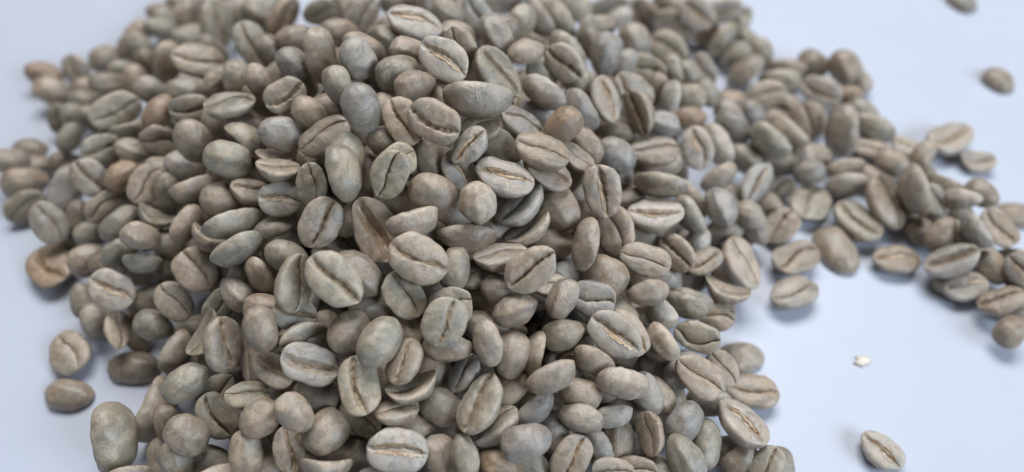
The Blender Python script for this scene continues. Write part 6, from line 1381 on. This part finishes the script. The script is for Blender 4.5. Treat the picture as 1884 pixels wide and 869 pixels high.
(-37.29,143.90,3.36,0.499,-0.235,0.806,-0.212,9.44,0.982,'narrow',3,'g'),
(-42.54,146.58,3.01,0.030,0.257,0.749,0.610,9.80,0.982,'curled',4,'d'),
(21.79,99.56,10.34,0.582,0.518,-0.525,0.342,9.01,0.920,'open',5,'g'),
(-27.67,108.31,7.41,0.305,-0.428,0.851,-0.016,9.05,1.001,'smooth',0,'t'),
(-29.86,116.82,13.01,0.154,-0.136,0.713,0.670,10.07,1.005,'narrow',1,'t'),
(31.68,98.43,3.09,0.232,0.687,0.688,-0.013,8.98,1.027,'curled',2,'p'),
(15.44,100.04,10.21,0.150,-0.803,-0.408,0.408,10.16,1.088,'open',3,'v'),
(-28.00,109.92,21.48,0.533,-0.754,-0.358,-0.136,9.66,0.959,'smooth',4,'g'),
(-35.72,126.68,16.35,0.573,-0.095,0.422,0.696,10.17,1.044,'narrow',5,'d'),
(-57.98,119.48,5.67,0.569,0.395,-0.005,0.721,9.72,0.999,'curled',0,'g'),
(-10.03,108.85,8.96,0.921,-0.323,-0.200,-0.084,10.38,0.931,'open',1,'t'),
(-39.93,107.37,12.68,0.245,0.023,-0.935,0.255,9.63,0.968,'smooth',2,'t'),
(18.84,135.28,6.26,0.085,-0.870,0.079,0.479,9.87,0.960,'narrow',3,'p'),
(-47.26,91.32,7.36,0.802,0.343,-0.319,-0.372,9.39,1.032,'curled',4,'v'),
(-10.31,82.45,14.22,0.902,0.334,0.273,0.025,9.00,1.093,'open',5,'g'),
(0.28,126.21,5.90,0.558,0.119,0.755,-0.321,9.66,1.010,'smooth',0,'d'),
(12.65,110.71,4.85,0.932,0.274,-0.215,0.096,10.23,0.988,'narrow',1,'g'),
(-22.37,135.50,10.95,0.622,-0.342,0.320,0.628,8.97,1.058,'curled',2,'t'),
(-16.78,72.15,4.79,0.364,-0.542,0.040,0.756,9.80,1.082,'open',3,'t'),
(13.20,89.17,7.59,0.156,0.811,-0.488,0.281,8.97,1.094,'smooth',4,'p'),
(6.49,74.77,4.03,0.019,0.766,-0.314,-0.561,9.92,1.102,'narrow',5,'v'),
(-45.39,85.31,5.79,0.044,0.505,0.559,-0.655,10.30,0.948,'curled',0,'g'),
(-15.38,102.00,21.00,0.663,-0.511,0.336,-0.432,9.79,0.970,'open',1,'d'),
(-24.23,68.12,9.07,0.170,0.951,0.228,0.121,8.99,1.065,'smooth',2,'g'),
(-50.09,99.24,5.75,0.361,0.644,0.217,0.639,9.59,1.054,'narrow',3,'t'),
(-10.42,127.25,8.70,0.577,0.008,0.090,-0.812,9.57,0.959,'curled',4,'t'),
(-8.38,139.77,9.24,0.530,-0.474,0.012,-0.703,9.80,1.087,'open',5,'p'),
(-42.93,128.55,5.92,0.753,0.217,0.527,-0.328,9.88,0.944,'smooth',0,'v'),
(-2.95,140.30,5.02,0.265,0.905,-0.328,-0.059,9.27,0.944,'narrow',1,'g'),
(-22.84,155.04,4.04,0.477,-0.702,-0.310,-0.429,9.89,0.999,'curled',2,'d'),
(-22.05,94.89,19.84,0.486,-0.308,-0.806,-0.137,8.95,1.115,'open',3,'g'),
(-29.85,95.90,12.46,0.682,0.725,-0.087,-0.024,9.43,0.972,'smooth',4,'t'),
(-7.43,70.29,19.89,0.272,-0.010,-0.916,0.293,9.54,1.106,'narrow',5,'t'),
(7.18,115.14,16.88,0.609,0.121,-0.554,-0.555,9.13,0.951,'curled',0,'p'),
(-13.41,37.78,7.29,0.089,-0.444,-0.862,0.227,8.97,0.997,'open',1,'v'),
(-37.55,37.58,3.28,0.041,-0.199,0.058,0.977,9.30,1.003,'smooth',2,'g'),
(-2.19,43.09,8.06,0.032,-0.544,-0.768,-0.336,8.84,1.093,'narrow',3,'d'),
(-17.94,32.17,5.88,0.158,-0.728,-0.518,-0.421,9.47,1.098,'curled',4,'g'),
(-29.83,39.61,7.13,0.901,-0.344,0.109,-0.241,9.91,1.120,'open',5,'t'),
(5.53,41.87,4.04,0.331,-0.608,0.710,0.131,8.91,0.939,'smooth',0,'t'),
]
V, F, CR, RM, LO, TI = [], [], [], [], [], []
geo = {}
for (x, y, z, qw, qx, qy, qz, L, w, style, i, tint) in FLAT:
    if (style, i) not in geo: geo[(style, i)] = bean_geometry(style, i, rings=26)
    v, f, c, rm, lo, _ = geo[(style, i)]
    q = Quaternion((qw, qx, qy, qz)).to_matrix(); b = len(V); k = L / 1000
    p = Vector((x / 1000, y / 1000, z / 1000)); dl = Vector((rnd.uniform(0, 40), rnd.uniform(0, 40), 0))
    t = (*jitter(TINT[tint]), FLAKE[tint])
    V.extend([q @ Vector((a.x * k, a.y * k * w, a.z * k)) + p for a in v])
    F.extend([tuple(b + n for n in fc) for fc in f])
    CR.extend(c); RM.extend(rm); LO.extend([a + dl for a in lo]); TI.extend([t] * len(v))
me = mesh_from('coffee_beans', V, F, BEANS)
put_attr(me, 'crease', 'FLOAT', CR); put_attr(me, 'rim', 'FLOAT', RM); put_attr(me, 'loc', 'FLOAT_VECTOR', LO); put_attr(me, 'tint', 'FLOAT_COLOR', TI)
heap = link(bpy.data.objects.new('coffee_beans', me))
heap['kind'] = 'stuff'
heap['label'] = 'smaller half-hidden green coffee beans between and under the others in the heap'

# ------------------------------------------------------------------ a crumb of dry skin on the table
cx, cy, cz = (65.86,69.56,0.14)
rn = random.Random(5)
pts = []
for m in range(14):
    a = 2 * math.pi * m / 14
    r = .0010 * (1 + .35 * rn.uniform(-1, 1))
    pts.append((1.6 * r * math.cos(a), r * math.sin(a)))
vs_ = [(px, py, .00015) for px, py in pts] + [(px * .7, py * .7, .0005 + .0001 * rn.uniform(-1, 1)) for px, py in pts] + [(0, 0, .0006)]
fs = [(m, (m + 1) % 14, 14 + (m + 1) % 14, 14 + m) for m in range(14)] + [(14 + m, 14 + (m + 1) % 14, 28) for m in range(14)] + [tuple(range(13, -1, -1))]
NC = NT('pale_chaff'); NC.b.inputs['Base Color'].default_value = (.74, .70, .61, 1); NC.b.inputs['Roughness'].default_value = .6
chip = link(bpy.data.objects.new('chaff_flake', mesh_from('chaff_flake', vs_, fs, NC.m)))
chip.location = (cx / 1000, cy / 1000, 0)
chip['label'] = 'tiny cream chaff crumb alone on the bare white table right of the pile'
chip['category'] = 'chaff flake'
